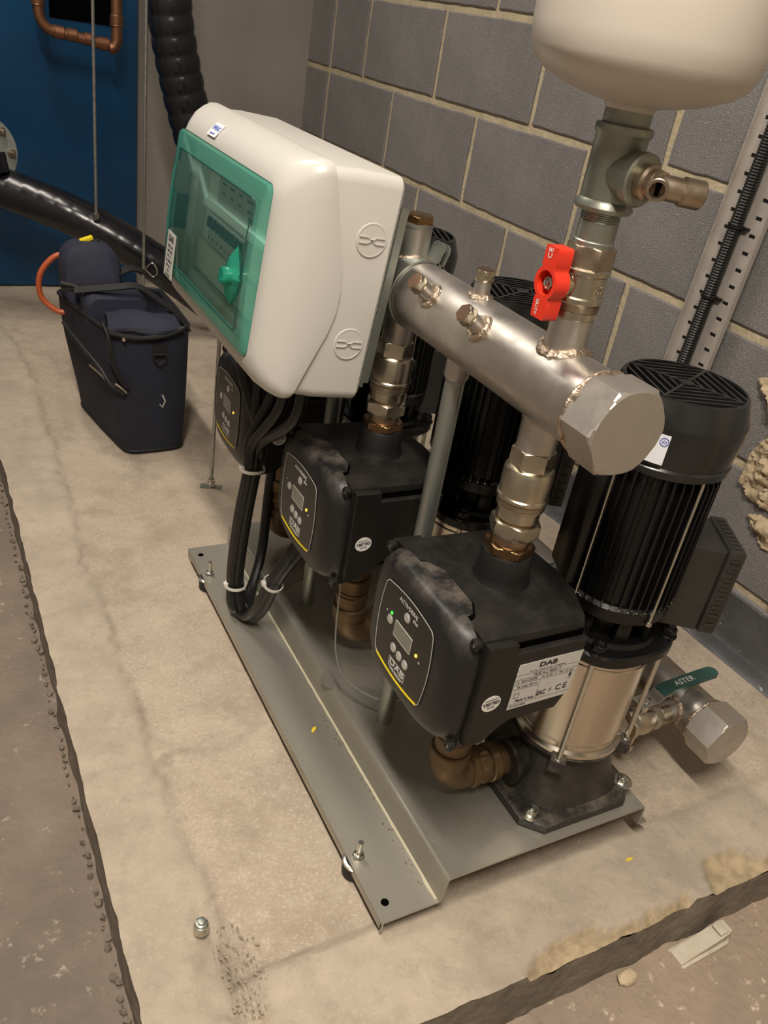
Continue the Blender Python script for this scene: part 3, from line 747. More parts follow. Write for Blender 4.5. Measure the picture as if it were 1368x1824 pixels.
# ================================================================= CONTROLLERS
RX = -.790             # riser axis
CY = [-.957+i*PITCH for i in range(3)]
def build_controller():
    t = thing('pump_controller', (RX, CY[0], 0), 'black electronic pump controller with display, nearest the camera, rating label on its side', 'controller', 'three pump controllers')
    # body: side profile in x-z swept across y with rounded edges
    prof = [(-.086, .287), (-.062, .290), (-.040, .312), (-.028, .321), (.040, .325), (.052, .333), (.056, .425), (.050, .440), (-.086, .4435)]
    g = G()
    def sec(y, ins, bow):
        return [(x*(1)+(bow if x > .03 else 0)-(ins if x > .03 else 0), y, z-(ins if z > .42 else 0)+(ins if z < .30 else 0)) for x, z in prof]
    g.ring_loft([sec(-.098, .009, 0), sec(-.0955, .003, 0), sec(-.088, 0, .003), sec(-.045, 0, .022), sec(0, 0, .026), sec(.045, 0, .022), sec(.088, 0, .003), sec(.0955, .003, 0), sec(.098, .009, 0)])
    body = g.obj('body', 'controller_black', t, ang=28)
    for s in (-1, 1):   # raised side cheeks that carry the labels
        P = [(-.0835, .302), (-.062, .300), (-.042, .318), (-.030, .326), (.034, .326), (.044, .345), (.050, .423), (-.046, .423), (-.047, .437), (-.0835, .438)]
        cx_, cz_ = -.02, .375
        g = G(); g.ring_loft([[(cx_+(x-cx_)*k_, s*yy, cz_+(z-cz_)*k_) for x, z in P] for yy, k_ in ((.088, 1), (.1030, 1), (.1052, .993), (.1062, .975))]); ck = g.obj('side_cheek', 'controller_black', t)
    for s in (-1, 1):   # recessed groove above each cheek
        y0, y1 = (-.0990, -.090) if s < 0 else (.090, .0990)
        g = G(); g.box(-.0455, .047, y0, y1, .4232, .4312); g.obj('side_groove', 'shadow_black', t)
    g = G(); g.ring_loft([[(x, y, z+.366) for y, z in superell(a, b, 5, 56)] for x, a, b in ((-.0825, .0935, .0775), (-.0875, .0935, .0775))]); g.obj('seam', 'shadow_black', t)
    # front cover
    g = G(); rings = []; F = Matrix(((0, 0, -1, 0), (-1, 0, 0, 0), (0, 1, 0, 0), (0, 0, 0, 1)))   # local x -> -Y, y -> Z, z -> -X
    for a, b, n_, d in ((.095, .079, 5.2, .083), (.098, .082, 5, .0845), (.098, .082, 4.6, .090), (.094, .0815, 4.0, .1), (.088, .078, 3.6, .106), (.080, .072, 3.3, .1095), (.066, .060, 3.2, .1115), (.050, .048, 3, .1118)):
        rings.append([(x, y+.366, d) for x, y in superell(a, b, n_, 64)])
    g.ring_loft(rings, F); cov = g.obj('front_cover', 'cover_black', t, ang=40)
    g = G(); g.ring_loft([[(x, y, z) for x, y in ((-.090, -.062), (-.076, -.058), (-.066, -.040), (-.064, .022), (-.076, .040), (-.090, .046))] for z in (.440, .4462)]); g.obj('cover_tab', 'cover_black', t)
    g = G(); g.ring_loft([[(x, y, z) for x, y in ((-.084, -.066), (-.0745, -.061), (-.0640, -.042), (-.0622, .024), (-.0745, .043), (-.084, .049))] for z in (.440, .4448)]); g.obj('tab_gap', 'shadow_black', t)
    for (y, z) in ((-.093, .4365), (.093, .4365), (-.093, .294), (.093, .294)):
        g = G(); M_ = axis_m((-.088, y, z), (-1, 0, 0)); g.lathe([(.0062, 0), (.0068, .006), (.0055, .0075), (.0035, .0076), (.0033, .004)], M_, 20)
        g.obj('screw_boss', 'controller_black', t)
        g = G(); g.lathe([(.0032, .004), (.0030, .0062)], M_, 16); g.obj('screw', 'bright_zinc', t)
    # display panel, origin u right (-y), v up
    OX, OY, OZ = -.1120, .0035, .3685
    def PM(u, v, d=0): return frame((OX-d, OY-u, OZ+v), (0, -1, 0), (0, 0, 1))
    W_, H_ = .0525, .0515
    def squ(k, n=14):
        out = []
        c = [(-W_, -H_), (W_, -H_), (W_, H_), (-W_, H_)]
        for i in range(4):
            a, b = Vector(c[i]), Vector(c[(i+1) % 4]); nn = Vector(((b-a).y, -(b-a).x)).normalized()
            for j in range(n):
                t_ = .04+.92*j/(n-1); bul = .0060*math.sin(PI*t_)**.9
                p = a.lerp(b, t_)+nn*bul
                out.append(p*k)
        return [tuple(p) for p in out]
    pan = poly_obj('display_panel', [squ(1)], .0012, 'panel_black', t, PM(0, 0, .0002))
    poly_obj('panel_outline', [squ(1.0), squ(.985)], .0006, 'outline_grey', pan, PM(0, 0, .0010))
    n = 14; lo = squ(1.012)[0:n]; li = squ(.975)[0:n]
    o = poly_obj('yellow_edge', [lo+li[::-1]], .0008, 'yellow', pan, PM(0, 0, .0012))
    # u,v from top-left to panel coordinates
    def uv(u, v): return (u-.5)*2*W_, (.5-v)*2*H_
    u, v = uv(.49, .447)
    o = poly_obj('display', [rrect(-.0185, .0185, -.0100, .0100, .0008)], .0008, 'lens_grey', t, PM(u, v, .0010))
    poly_obj('display_frame', [rrect(-.0192, .0192, -.0107, .0107, .001), rrect(-.0185, .0185, -.0100, .0100, .0008)], .0010, 'outline_grey', o, PM(u, v, .0012))
    for i, (uu, vv) in enumerate(((.19, .43), (.50, .18), (.355, .705), (.489, .719), (.626, .730))):
        u, v = uv(uu, vv); g = G(); g.lathe([(.0052, 0), (.0054, .0012), (.0044, .0020), (.0, .0021)], axis_m((OX-.0004, OY-u, OZ+v), (-1, 0, 0)), 24, cap1=False)
        b_ = g.obj('button', 'button_silver', t)
        o = poly_obj('button_ring', [[(.0060*math.cos(2*PI*k/24), .0060*math.sin(2*PI*k/24)) for k in range(24)], [(.0055*math.cos(2*PI*k/24), .0055*math.sin(2*PI*k/24)) for k in range(24)]], .0005, 'outline_grey', b_, PM(u, v, .0010))
        text(['\\', '0', '+', 'o', '-'][i], .007, PM(u, v, .0023), 'label_ink', b_, name='button_mark')
    for nm, uu, vv, mt in (('green_led', .205, .334, 'led_green'), ('amber_led', .79, .461, 'led_amber')):
        u, v = uv(uu, vv); g = G(); g.lathe([(.0022, 0), (.0020, .0012)], axis_m((OX-.0006, OY-u, OZ+v), (-1, 0, 0)), 14); g.obj(nm, mt, t)
    u, v = uv(.49, .060); text('ACTIVDRIVE', .0074, PM(u, v, .0009), 'print_white', pan, sx=1.0)
    u, v = uv(.66, .125); text('plus', .0064, PM(u, v, .0009), 'print_white', pan)
    u, v = uv(.86, .50); text('o', .006, PM(u, v, .0009), 'print_white', pan)
    u, v = uv(.10, .36); text('o', .005, PM(u, v, .0009), 'print_white', pan)
    u, v = uv(.49, .905); text('DAB', .0125, PM(u, v+.0010, .0009), 'print_white', pan, bold=.0003, sx=1.35)
    poly_obj('logo_frame', [rrect(-.0185, .0185, -.0066, .0062, .0005), rrect(-.0178, .0178, -.0059, .0055, .0004)], .0004, 'print_white', pan, PM(u, v, .0008))
    text('WATER TECHNOLOGY', .0026, PM(u, v-.0085, .0009), 'print_white', pan)
    # collar on top
    g = G(); g.lathe([(.036, .436), (.0325, .4445), (.0305, .452), (.0298, .476), (.0285, .4785), (.024, .4785)], n=48); g.obj('outlet_collar', 'rubber', t)
    g = G(); g.lathe([(.026, .285), (.026, .300)], n=40); g.obj('inlet_collar', 'rubber', t)
    # round TESTED sticker on the side facing the camera
    g = G(); g.lathe([(.0115, 0), (.0115, .0004)], Matrix.Translation((-.062, -.1060, .3595))@Matrix.Rotation(PI/2, 4, 'X')@Matrix.Diagonal((1.05, .95, 1, 1)), 32)
    ts = g.obj('tested_sticker', 'tested_white', t)
    TF = frame((-.062, -.1067, .3595), (1, 0, .12), (-.12, 0, 1))
    text('TESTED', .0062, TF, 'label_ink', ts, bold=.00015)
    for s_, dy in (('WATER QUALITY', .0055), ('CERTIFIED', -.0055)): text(s_, .0021, TF@Matrix.Translation((0, dy, 0)), 'label_ink', ts)
    return t
ctl = build_controller()
ctls = [ctl]
for i, lb in ((1, 'black pump controller in the middle of the row, display and round white sticker'), (2, 'black pump controller farthest away, partly hidden by the cables below the enclosure')):
    c = copy_tree(ctl); c.location = (RX, CY[i], 0); c['label'] = lb; ctls.append(c)
    for ch in list(c.children):
        if ch.name.startswith('green_led'): bpy.data.objects.remove(ch)
# rating label exists on the nearest controller
SY = -.1067
LP = [(-.0385, .3435), (.0445, .3455), (.0480, .4080), (-.0375, .4068)]
LM = frame((0, SY, 0), (1, 0, 0), (0, 0, 1))
lab = poly_obj('rating_label', [LP], .0006, 'label_white', ctl, LM)
tag(lab, 'silver white rating label')
def lt(s_, x, z, sz, align='CENTER', bold=0, sx=1): text(s_, sz, LM@Matrix.Translation((x, z, .0004)), 'label_ink', lab, align=align, bold=bold, sx=sx)
poly_obj('logo_bar', [rrect(-.012, .015, .3968, .4055, .0004), rrect(-.0112, .0142, .3976, .4047, .0003)], .0005, 'label_ink', lab, LM)
lt('DAB', .0015, .4010, .0088, bold=.0004, sx=1.4)
lt('Via M. Polo, 14 Mestrino (PD) Italy - P.IVA 03675230282', .003, .3943, .0021)
lt('MCE A.2. 80/01 T', .004, .3884, .0060, sx=.85)
lt('N. 000123298', -.036, .3822, .0048, 'LEFT'); lt('N. 2-20 11', -.002, .3822, .0048, 'LEFT'); lt('PN 12 bar', .022, .3822, .0048, 'LEFT')
lt('Ta max 40°C', -.034, .3748, .0052, 'LEFT')
lt('Made in Italy', -.030, .3548, .0048, 'LEFT', .0001)
lt('No 60123458', -.036, .3475, .0038, 'LEFT')
lt('EAC', .004, .3575, .0095, sx=.7, bold=.0003); lt('F', .0165, .3580, .0080); lt('C', .0275, .3590, .0115, bold=.0002); lt('E', .0365, .3595, .0115, bold=.0002)
for x0, x1, z0, z1 in ((-.038, .046, .3918, .3921), (-.038, .046, .3855, .3858), (-.038, .046, .3790, .3793), (-.038, -.003, .3715, .3718), (-.0385, .0445, .3508, .3511), (-.003, -.0027, .351, .379), (-.034, -.027, .3590, .3595), (-.034, -.0335, .359, .366), (-.0275, -.027, .359, .366), (-.034, -.027, .3655, .366), (.036, .042, .3700, .3705), (.0375, .041, .3725, .378)):
    poly_obj('ruled_line', [[(x0, z0), (x1, z0), (x1, z1), (x0, z1)]], .0009, 'label_ink', lab, LM)

# ================================================================= INLET ELBOWS (bronze, controller bottom to pump side port)
def build_elbow():
    t = thing('bronze_elbow', (RX, CY[0], 0), 'bronze elbow below the nearest controller leading to its pump', 'pipe fitting', 'bronze inlet elbows')
    zc = .117; dx = .022
    g = G()
    path = [(-.004, 0, .20), (-.004, 0, .150)]+[(-.004+.030-.030*math.cos(a), 0, .150-.033*math.sin(a)) for a in [PI/2*i/8 for i in range(1, 9)]]+[(.060, 0, zc)]
    g.tube(path, .0235, 28); g.obj('elbow_body', 'bronze', t)
    g = G()
    for z, r_, h in ((.150, .0270, .022), (.184, .0255, .012)): g.lathe([(r_-.002, z), (r_, z+.002), (r_, z+h-.002), (r_-.002, z+h)], Matrix.Translation((-.004, 0, 0)), 32)
    g.lathe([(.0245, .205), (.026, .207), (.026, .226), (.0245, .228)], Matrix.Translation((-.004, 0, 0)), 32)
    g.obj('upper_ring', 'bronze', t)
    g = G(); g.lathe([(.022, .160), (.022, .292)], Matrix.Translation((-.004, 0, 0)), 32); g.obj('upper_pipe', 'bronze', t)
    X = axis_m((0, 0, zc), (1, 0, 0)); g = G()
    for z, r_, h in ((.030, .0265, .012), (.062, .0265, .014)): g.lathe([(r_-.002, z), (r_, z+.002), (r_, z+h-.002), (r_-.002, z+h)], X, 32)
    g.lathe([(.0225, .04), (.0225, .093)], X, 28); g.obj('side_ring', 'bronze', t)
    g = G(); g.hexn(.044, .046, .061, X); g.obj('union_nut', 'bronze', t)
    return t
e0 = build_elbow()
for i, lb in ((1, 'bronze elbow below the middle controller'), (2, 'bronze elbow below the farthest controller, beside the cables')):
    c = copy_tree(e0); c.location = (RX, CY[i], 0); c['label'] = lb

# ================================================================= RISERS (check valve between controller and manifold)
def build_riser():
    t = thing('check_valve', (RX, CY[0], 0), 'nickel plated check valve with brass nuts on the nearest controller', 'valve', 'outlet check valves')
    g = G(); g.hexn(.050, .4785, .4895, rot=.3); g.obj('brass_nut', 'brass', t)
    g = G(); g.lathe([(.0205, .4890), (.0205, .509)], n=36); g.obj('brass_neck', 'nickel_brown', t)
    g = G(); g.hexn(.0505, .502, .5185, rot=.1); g.obj('union_nut', 'nickel', t)
    g = G(); g.lathe([(.0215, .5185), (.0215, .521)], n=36); g.obj('brass_ring', 'brass', t)
    g = G(); g.lathe([(.0215, .5208), (.0235, .522), (.0240, .534), (.0265, .536), (.0265, .538)], n=44); g.obj('lower_body', 'nickel', t)
    g = G(); g.lathe([(.0262, .538), (.0268, .5385), (.0268, .5445), (.0262, .545)], n=44); g.obj('bronze_band', 'nickel_brown', t)
    g = G(); g.lathe([(.0268, .545), (.0285, .5465), (.0285, .5500), (.0272, .5515), (.0272, .579), (.0255, .5825), (.022, .584)], n=48)
    g.box(.0262, .0285, -.006, -.005, .558, .572); g.box(.0262, .0285, .005, .006, .558, .572)
    g.lathe([(.008, 0), (.009, .008), (.007, .012)], axis_m((.024, .004, .566), (1, .3, 0)), 16)
    g.obj('valve_body', 'nickel', t)
    g = G(); g.hexn(.042, .583, .604, rot=.45); g.obj('top_nut', 'nickel', t)
    g = G(); g.lathe([(.0205, .603), (.0205, .645)], n=36); g.obj('steel_nipple', 'stainless', t)
    return t
r0 = build_riser()
for i, lb in ((1, 'nickel plated check valve on the middle controller'), (2, 'nickel plated check valve on the farthest controller, behind the enclosure')):
    c = copy_tree(r0); c.location = (RX, CY[i], 0); c['label'] = lb

# ================================================================= DELIVERY MANIFOLD
MX, MZ, MR = -.788, .674, .041
mf = thing('delivery_manifold', (MX, -1.03, MZ), 'long brushed stainless delivery manifold pipe with big hexagonal end cap', 'pipe')
ly = lambda y: y+1.03
Yax = lambda y: axis_m((0, ly(y), 0), (0, 1, 0))
g = G(); g.lathe([(MR, 0), (MR, 1.03-.205)], axis_m((0, 0, 0), (0, 1, 0)), 72); g.obj('manifold_pipe', 'stainless', mf)
g = G(); g.hexn(.0815, 0, .044, axis_m((0, ly(-1.069), 0), (0, 1, 0))); g.obj('hexagonal_cap', 'stainless_cap', mf, ang=25)
g = G(); g.torus(MR+.0005, .0024, Yax(-1.0235), 64, 8, .5); g.obj('cap_weld', 'weld', mf)
g = G(); g.hexn(.0985, 0, .045, axis_m((0, ly(-.208), 0), (0, 1, 0))); g.obj('far_cap', 'stainless_cap', mf, ang=25)
def weld_saddle(M_, rr, parent, amp=.0042, n=40, R_=MR, ax='y'):
    """bead following the saddle where a stub of radius rr meets the pipe; M_ local z is stub axis, pipe runs along local y"""
    g = G(); rings = []
    for i in range(n+1):
        a = 2*PI*i/n; x, y = rr*math.cos(a), rr*math.sin(a); z = math.sqrt(max(R_*R_-x*x, 0))
        c = Vector((x, y, z)); e = Vector((math.cos(a), math.sin(a), 0)); u_ = Vector((0, 0, 1))
        r_ = amp*(1+.5*noise.noise(Vector((math.cos(a)*9, math.sin(a)*9, rr*70))))
        rings.append([c+(e*math.cos(b)+u_*math.sin(b))*r_ for b in [2*PI*k/8 for k in range(8)]])
    g.ring_loft(rings, M_, False, False); return g.obj('weld_bead', 'weld', parent)
def Tl(y): return Matrix.Translation((0, ly(y), 0))
FL = Matrix.Rotation(PI, 4, 'Y')
for y in CY: weld_saddle(Tl(y)@FL, .0215, mf, .0022)
for y in (-.80, -.50): weld_saddle(Tl(y)@FL, .0150, mf, .0018)
RY = -.957
g = G(); g.lathe([(.0205, .030), (.0205, .074)], Tl(RY), 40); g.obj('riser_stub', 'stainless', mf); weld_saddle(Tl(RY), .0225, mf, .0050)
# stub with brass plug over the middle riser
y = -.643
g = G(); g.lathe([(.0195, .030), (.0195, .078)], Tl(y), 36); sb = g.obj('top_stub', 'stainless', mf); weld_saddle(Tl(y), .021, mf, .0045)
g = G(); g.lathe([(.0205, .0765), (.0205, .081)], Tl(y), 32); g.obj('sealing_ring', 'galv_green', sb)
g = G(); g.hexn(.036, .081, .090, Tl(y)); g.obj('brass_plug', 'brass', sb)
# small plugged bosses: one on top, two on the side facing the controllers
for (y, tilt, L_) in ((-.803, 0, 1), (-.858, -54, 1), (-.752, -54, 1)):
    M_ = Tl(y)@Matrix.Rotation(R(tilt), 4, 'Y'); g = G(); g.lathe([(.0092, .030), (.0092, .062)], M_, 24); b_ = g.obj('boss', 'stainless', mf)
    o = weld_saddle(M_, .0115, mf, .0045 if tilt else .0035, 28)
    g = G(); g.hexn(.0185, .060, .070, M_); g.lathe([(.0100, .058), (.0112, .060), (.0112, .0615)], M_, 24); g.obj('boss_plug', 'nickel', b_)
    g = G(); g.hexn(.0178, .070, .0708, M_, ch=0); g.obj('plug_face', 'plug_head', b_)
# support posts
for i, (y, lb) in enumerate(((-.80, 'grey steel support post behind the nearest controller holding up the manifold'), (-.50, 'grey steel support post behind the middle controller'))):
    p = thing('support_post', (-.796, y, PT), lb, 'post', 'manifold support posts')
    g = G(); g.cyl(.0118, 0, .555, n=28); g.obj('post_tube', 'galvanised', p)
    g = G(); g.lathe([(.0135, .545), (.0148, .548), (.0148, .583)], Matrix.Translation((.006*0, 0, 0)), 28); g.obj('socket', 'stainless', p)

# ================================================================= ISOLATING VALVE WITH RED HANDLE, NIPPLE, TEE, VESSEL
v = thing('ball_valve', (MX, RY, 0), 'nickel ball valve with red butterfly handle standing on the manifold', 'valve')
g = G(); g.lathe([(.0205, .746), (.0215, .747), (.0215, .7535), (.0205, .754)], n=40); g.obj('lower_ring', 'nickel', v)
g = G(); g.lathe([(.0215, .754), (.0218, .755), (.0218, .7600), (.0225, .761)], n=40); g.obj('bronze_band', 'nickel_brown', v)
g = G(); g.lathe([(.0225, .761), (.0238, .7625), (.0238, .7665), (.0222, .768), (.0218, .787), (.0235, .7885), (.0235, .7925), (.0215, .794)], n=48)
g.lathe([(.0115, .012), (.0115, .024), (.009, .026)], axis_m((0, 0, .777), (-1, 0, 0)), 20); g.obj('valve_body', 'nickel', v)
text('25', .011, frame((.004, -.0222, .776), (1, .15, 0), (0, 0, 1)), 'nickel', v)
g = G(); g.hexn(.040, .793, .8135, rot=.2); g.obj('top_nut', 'nickel_brown', v)
g = G(); g.lathe([(.0185, .8135), (.019, .817), (.0175, .8185)], n=32); g.obj('sealing_tape', 'galvanised', v)
HM = frame((-.036, 0, .777), (0, -1, 0), (0, 0, 1))      # handle plane faces -x
g = G()
def hp(): 
    o_ = []
    for (a, b) in ((-.0085, -.033), (.0085, -.033), (.0095, -.030), (.010, -.016)): o_.append((a, b))
    for i in range(9):
        A = -PI/3.2+2*PI/3.2*i/8; o_.append((.0155*math.cos(A), .0155*math.sin(A)))
    for (a, b) in ((.0100, .016), (.0095, .030), (.0085, .033), (-.0085, .033), (-.0095, .030), (-.010, .016)): o_.append((a, b))
    for i in range(9):
        A = PI-PI/3.2+2*PI/3.2*i/8; o_.append((.0155*math.cos(A), .0155*math.sin(A)))
    o_ += [(-.010, -.016), (-.0095, -.030)]
    return o_
ring_hole = [(.0112*math.cos(2*PI*i/28), .0112*math.sin(2*PI*i/28)) for i in range(28)]
hd = poly_obj('red_handle', [hp(), ring_hole], .017, 'red_plastic', v, HM)
g = G(); g.lathe([(.0112, -.006), (.0112, -.002)], HM, 28); g.obj('handle_web', 'red_plastic', hd)
g = G(); g.hexn(.0115, -.002, .005, HM); g.lathe([(.0036, .005), (.003, .0075), (.001, .008)], HM, 14); g.obj('handle_nut', 'bright_zinc', v)
text('CE', .0085, frame((-.0447, .0015, .8035), (0, 0, 1), (0, 1, 0)), 'print_white', hd)
text('ASTER', .0052, frame((-.0447, .003, .7540), (0, 0, 1), (0, 1, 0)), 'print_white', hd)

nz = thing('pipe_nipple', (MX, RY, .8145), 'short dull galvanised threaded nipple above the red handled valve', 'pipe fitting')
g = G(); g.lathe([(.0180, 0), (.0180, .020), (.0172, .021)], n=32); g.obj('nipple_body', 'galv_green', nz)
g = G()
for k_ in range(4): g.torus(.0174, .0008, Matrix.Translation((0, 0, .0222+k_*.0018)), 32, 6)
g.lathe([(.0170, .020), (.0170, .034)], n=32); g.obj('thread', 'galv_green', nz)

te = thing('galvanised_tee', (MX, RY, 0), 'galvanised iron tee fitting beneath the white pressure vessel', 'pipe fitting')
g = G(); g.lathe([(.0205, .843), (.0250, .844), (.0265, .8475), (.0250, .8515), (.0232, .8535), (.0232, .885), (.0232, .905), (.0245, .907), (.0255, .910), (.0245, .914), (.0205, .915)], n=48)
BD = Vector((.10, -.99, -.02)).normalized()
g.lathe([(.0205, .005), (.0205, .022), (.0205, .026), (.0225, .028), (.0225, .035), (.0205, .0365), (.014, .0365)], axis_m((0, 0, .877), BD), 36)
g.obj('tee_body', 'galv_green', te)
g = G(); g.lathe([(.0195, .914), (.0205, .916), (.0205, .936)], n=32); g.obj('tee_neck', 'galv_green', te)
bf = thing('brass_branch', (MX, RY, .877), 'tarnished brass branch fitting with two open ends on the galvanised tee', 'pipe fitting')
g = G(); g.lathe([(.0148, .0360), (.0148, .044), (.0125, .046), (.0125, .052)], axis_m((0, 0, 0), BD), 28)
P0 = BD*.052
Dn = Vector((-.66, -.72, -.10)).normalized(); Dr = Vector((.90, -.42, -.06)).normalized()
g.lathe([(.0120, -.012), (.0120, .004)], axis_m(P0, BD), 24)
g.obj('branch_body', 'nickel_brown', bf)
for nm, D, L_, r_ in (('drain_port', Dn, .017, .0088), ('outlet_port', Dr, .040, .0112)):
    g = G(); M_ = axis_m(P0, D)
    g.lathe([(r_*.92, 0), (r_*.92, L_*.5), (r_*1.08, L_*.55), (r_*1.08, L_*.97), (r_, L_), (r_*.74, L_), (r_*.74, L_*.4), (0, L_*.4)], M_, 28, cap1=False)
    g.obj(nm, 'nickel_brown', bf)
    g = G(); g.lathe([(r_*.72, L_*.42), (r_*.72, L_*.45)], M_, 20); g.obj('port_bore', 'shadow_black', bf)

pv = thing('pressure_vessel', (MX, RY, .93), 'white domed pressure vessel above the manifold, upper right', 'vessel')
g = G(); g.lathe([(.022, .0), (.038, .0025), (.058, .0075), (.078, .0155), (.0890, .0235), (.0943, .034), (.0966, .050), (.0975, .08), (.0975, .32), (.095, .37), (.075, .40), (.04, .42), (.01, .425)], n=96)
g.obj('vessel_shell', 'vessel_white', pv, ang=60)
g = G(); g.torus(.0970, .0010, Matrix.Translation((0, 0, .115)), 96, 8); g.obj('seam', 'vessel_white', pv)
g = G(); g.lathe([(.021, -.004), (.023, 0), (.023, .006)], n=36); g.obj('vessel_neck', 'vessel_white', pv)

# ================================================================= SUCTION MANIFOLD
SX, SZ, SR = -.348, .117, .036
sm = thing('suction_manifold', (SX, -1.0, SZ), 'stainless suction manifold with hexagonal cap lying low along the block wall', 'pipe')
g = G(); g.lathe([(SR, 0), (SR, .80)], axis_m((0, 0, 0), (0, 1, 0)), 60); g.obj('manifold_pipe', 'stainless', sm)
g = G(); g.hexn(.078, 0, .048, axis_m((0, -.048, 0), (0, 1, 0))@Matrix.Rotation(R(6), 4, 'Z')); g.obj('hexagonal_cap', 'stainless_cap', sm, ang=25)
g = G(); g.torus(SR+.001, .0025, axis_m((0, .002, 0), (0, 1, 0)), 48, 8, .5); g.obj('cap_weld', 'weld', sm)
g = G(); g.hexn(.082, 0, .045, axis_m((0, .80, 0), (0, 1, 0))); g.obj('far_cap', 'stainless_cap', sm, ang=25)
for y in PY:
    M_ = Matrix.Translation((0, y+1.0, 0))@Matrix.Rotation(-PI/2, 4, 'Y')
    g = G(); g.lathe([(.0175, .026), (.0175, .052)], M_, 32); g.obj('side_stub', 'stainless', sm); weld_saddle(M_, .0190, sm, .0030, R_=SR)
for y in (-.70, -.30):
    g = G(); g.box(-.020, .020, y+1-.010, y+1+.010, -SZ, -SR+.004, bev=.002); g.obj('pipe_support', 'galvanised', sm)
def build_sv():
    t = thing('suction_valve', (-.50, PY[0], SZ), 'suction ball valve with green lever behind the nearest pump', 'valve', 'green lever suction valves')
    X = axis_m((0, 0, 0), (1, 0, 0))
    g = G(); g.lathe([(.022, -.02), (.022, .008)], X, 32); g.hexn(.043, -.008, .010, X); g.obj('union_nut', 'nickel', t)
    g = G(); g.lathe([(.0205, .010), (.0240, .012), (.0240, .020), (.0215, .022)], X, 36); g.obj('rubber_ring', 'bronze', t)
    g = G(); g.hexn(.041, .022, .034, X); g.lathe([(.0185, .034), (.0215, .040), (.0225, .052), (.0215, .064), (.0190, .070)], X, 36); g.hexn(.036, .068, .084, X)
    g.lathe([(.0185, .084), (.0185, .102)], X, 32)
    g.obj('valve_body', 'nickel', t)
    g = G(); g.lathe([(.0075, .018), (.0075, .034)], Matrix.Translation((.048, 0, 0)), 20); g.hexn(.014, .034, .043, Matrix.Translation((.048, 0, 0))); st = g.obj('stem', 'bright_zinc', t)
    g = G(); g.strip([(.030, 0, .038), (.046, 0, .040), (.062, 0, .041), (.075, 0, .050), (.086, 0, .054)], (0, 1, 0), .024, .0025); br = g.obj('lever_plate', 'bright_zinc', t)
    g = G(); g.strip([(.072, 0, .0500), (.082, 0, .054), (.150, 0, .060), (.168, 0, .061), (.176, 0, .061)], (0, 1, 0), .021, .006); lv = g.obj('green_lever', 'lever_green', t)
    g = G(); g.lathe([(.0105, -.003), (.0105, .003)], Matrix.Translation((.175, 0, .061)), 20); g.obj('lever_end', 'lever_green', t)
    g = G(); g.cyl(.004, -.062, -.02, Matrix.Translation((.052, 0, 0)), 12); g.hexn(.011, -.062, -.052, Matrix.Translation((.052, 0, 0))); g.obj('drain_plug', 'nickel', t)
    text('ASTER', .0135, frame((.117, -.001, .0612), (1, 0, .085), (0, 1, 0)), 'print_white', lv)
    return t
sv = build_sv()
for i, lb in ((1, 'suction ball valve with green lever behind the middle pump'), (2, 'suction ball valve with green lever behind the farthest pump')):
    c = copy_tree(sv); c.location = (-.50, PY[i], SZ); c['label'] = lb

# ================================================================= CONTROL ENCLOSURE
EO = Vector((-.8615, 0, .54)); EU = Vector((.09, 0, .996)).normalized(); ED = Vector((-.996, 0, .09)).normalized()
# local frame: X = right as seen from the front (-Y), Y = up, Z = outwards
EM = Matrix.Identity(4)
for i in range(3):
    EM[i][0] = (0, -1, 0)[i]; EM[i][1] = EU[i]; EM[i][2] = ED[i]; EM[i][3] = EO[i]
en = thing('control_enclosure', (0, 0, 0), 'white plastic control enclosure with green transparent door, tilted in front of the manifold', 'enclosure')
en.matrix_world = EM
X0, X1, H = .268, .690, .272          # x is -y : far end .268, near end .690
g = G()
g.ring_loft([[(x, y, z) for x, y in rrect(X0+i_, X1-i_, i_, H-i_, .014)] for i_, z in ((.003, 0), (0, .004), (0, .060), (.004, .104))])
g.obj('enclosure_body', 'enclosure_white', en, ang=30)
# lid: wavy rear edge, rounded front, opening for the door
def seam(h):
    pts = [(0, .0935), (.03, .083), (.06, .072), (.09, .0605), (.12, .0550), (.15, .0575), (.17, .062), (.2233, .078), (.272, .092)]
    for (a, b), (c, d) in zip(pts, pts[1:]):
        if a <= h <= c: return b+(d-b)*(h-a)/(c-a)
    return pts[-1][1] if h > .2 else pts[0][1]
def lid_ring(ix, it, ib, r_, zf, grow=0):
    return [(x, y, zf(y)) for x, y in rr2(X0+ix-grow, X1-ix+grow, ib-grow, H-it+grow, r_)]
def rr2(x0, x1, y0, y1, r_, k=6, m_=10):
    out = []
    cor = rrect(x0, x1, y0, y1, r_, k)
    q = k+1
    for c in range(4):
        seg = cor[c*q:(c+1)*q]; out += seg
        a, b = Vector(seg[-1]), Vector(cor[((c+1)*q) % len(cor)])
        for i in range(1, m_): out.append(tuple(a.lerp(b, i/m_)))
    return out
AX0, AX1, AH0, AH1 = .300, .655, .034, .236     # door aperture
g = G(); rings = []
rings.append(lid_ring(0, 0, 0, .013, lambda y: seam(y), -.001))
rings.append(lid_ring(0, 0, 0, .015, lambda y: seam(y)-.0005, .0025))
rings.append(lid_ring(0, 0, 0, .015, lambda y: seam(y)+.004, .003))
rings.append(lid_ring(0, .000, 0, .018, lambda y: max(seam(y)+.012, .104), .0025))
rings.append(lid_ring(.004, .003, .001, .022, lambda y: .117))
rings.append(lid_ring(.010, .010, .007, .026, lambda y: .128))
rings.append(lid_ring(.018, .020, .016, .028, lambda y: .1365))
rings.append(lid_ring(.026, .030, .026, .024, lambda y: .1415))
rings.append([(x, y, .1425) for x, y in rr2(AX0, AX1, AH0, AH1, .010)])
rings.append([(x, y, .109) for x, y in rr2(AX0, AX1, AH0, AH1, .010)])
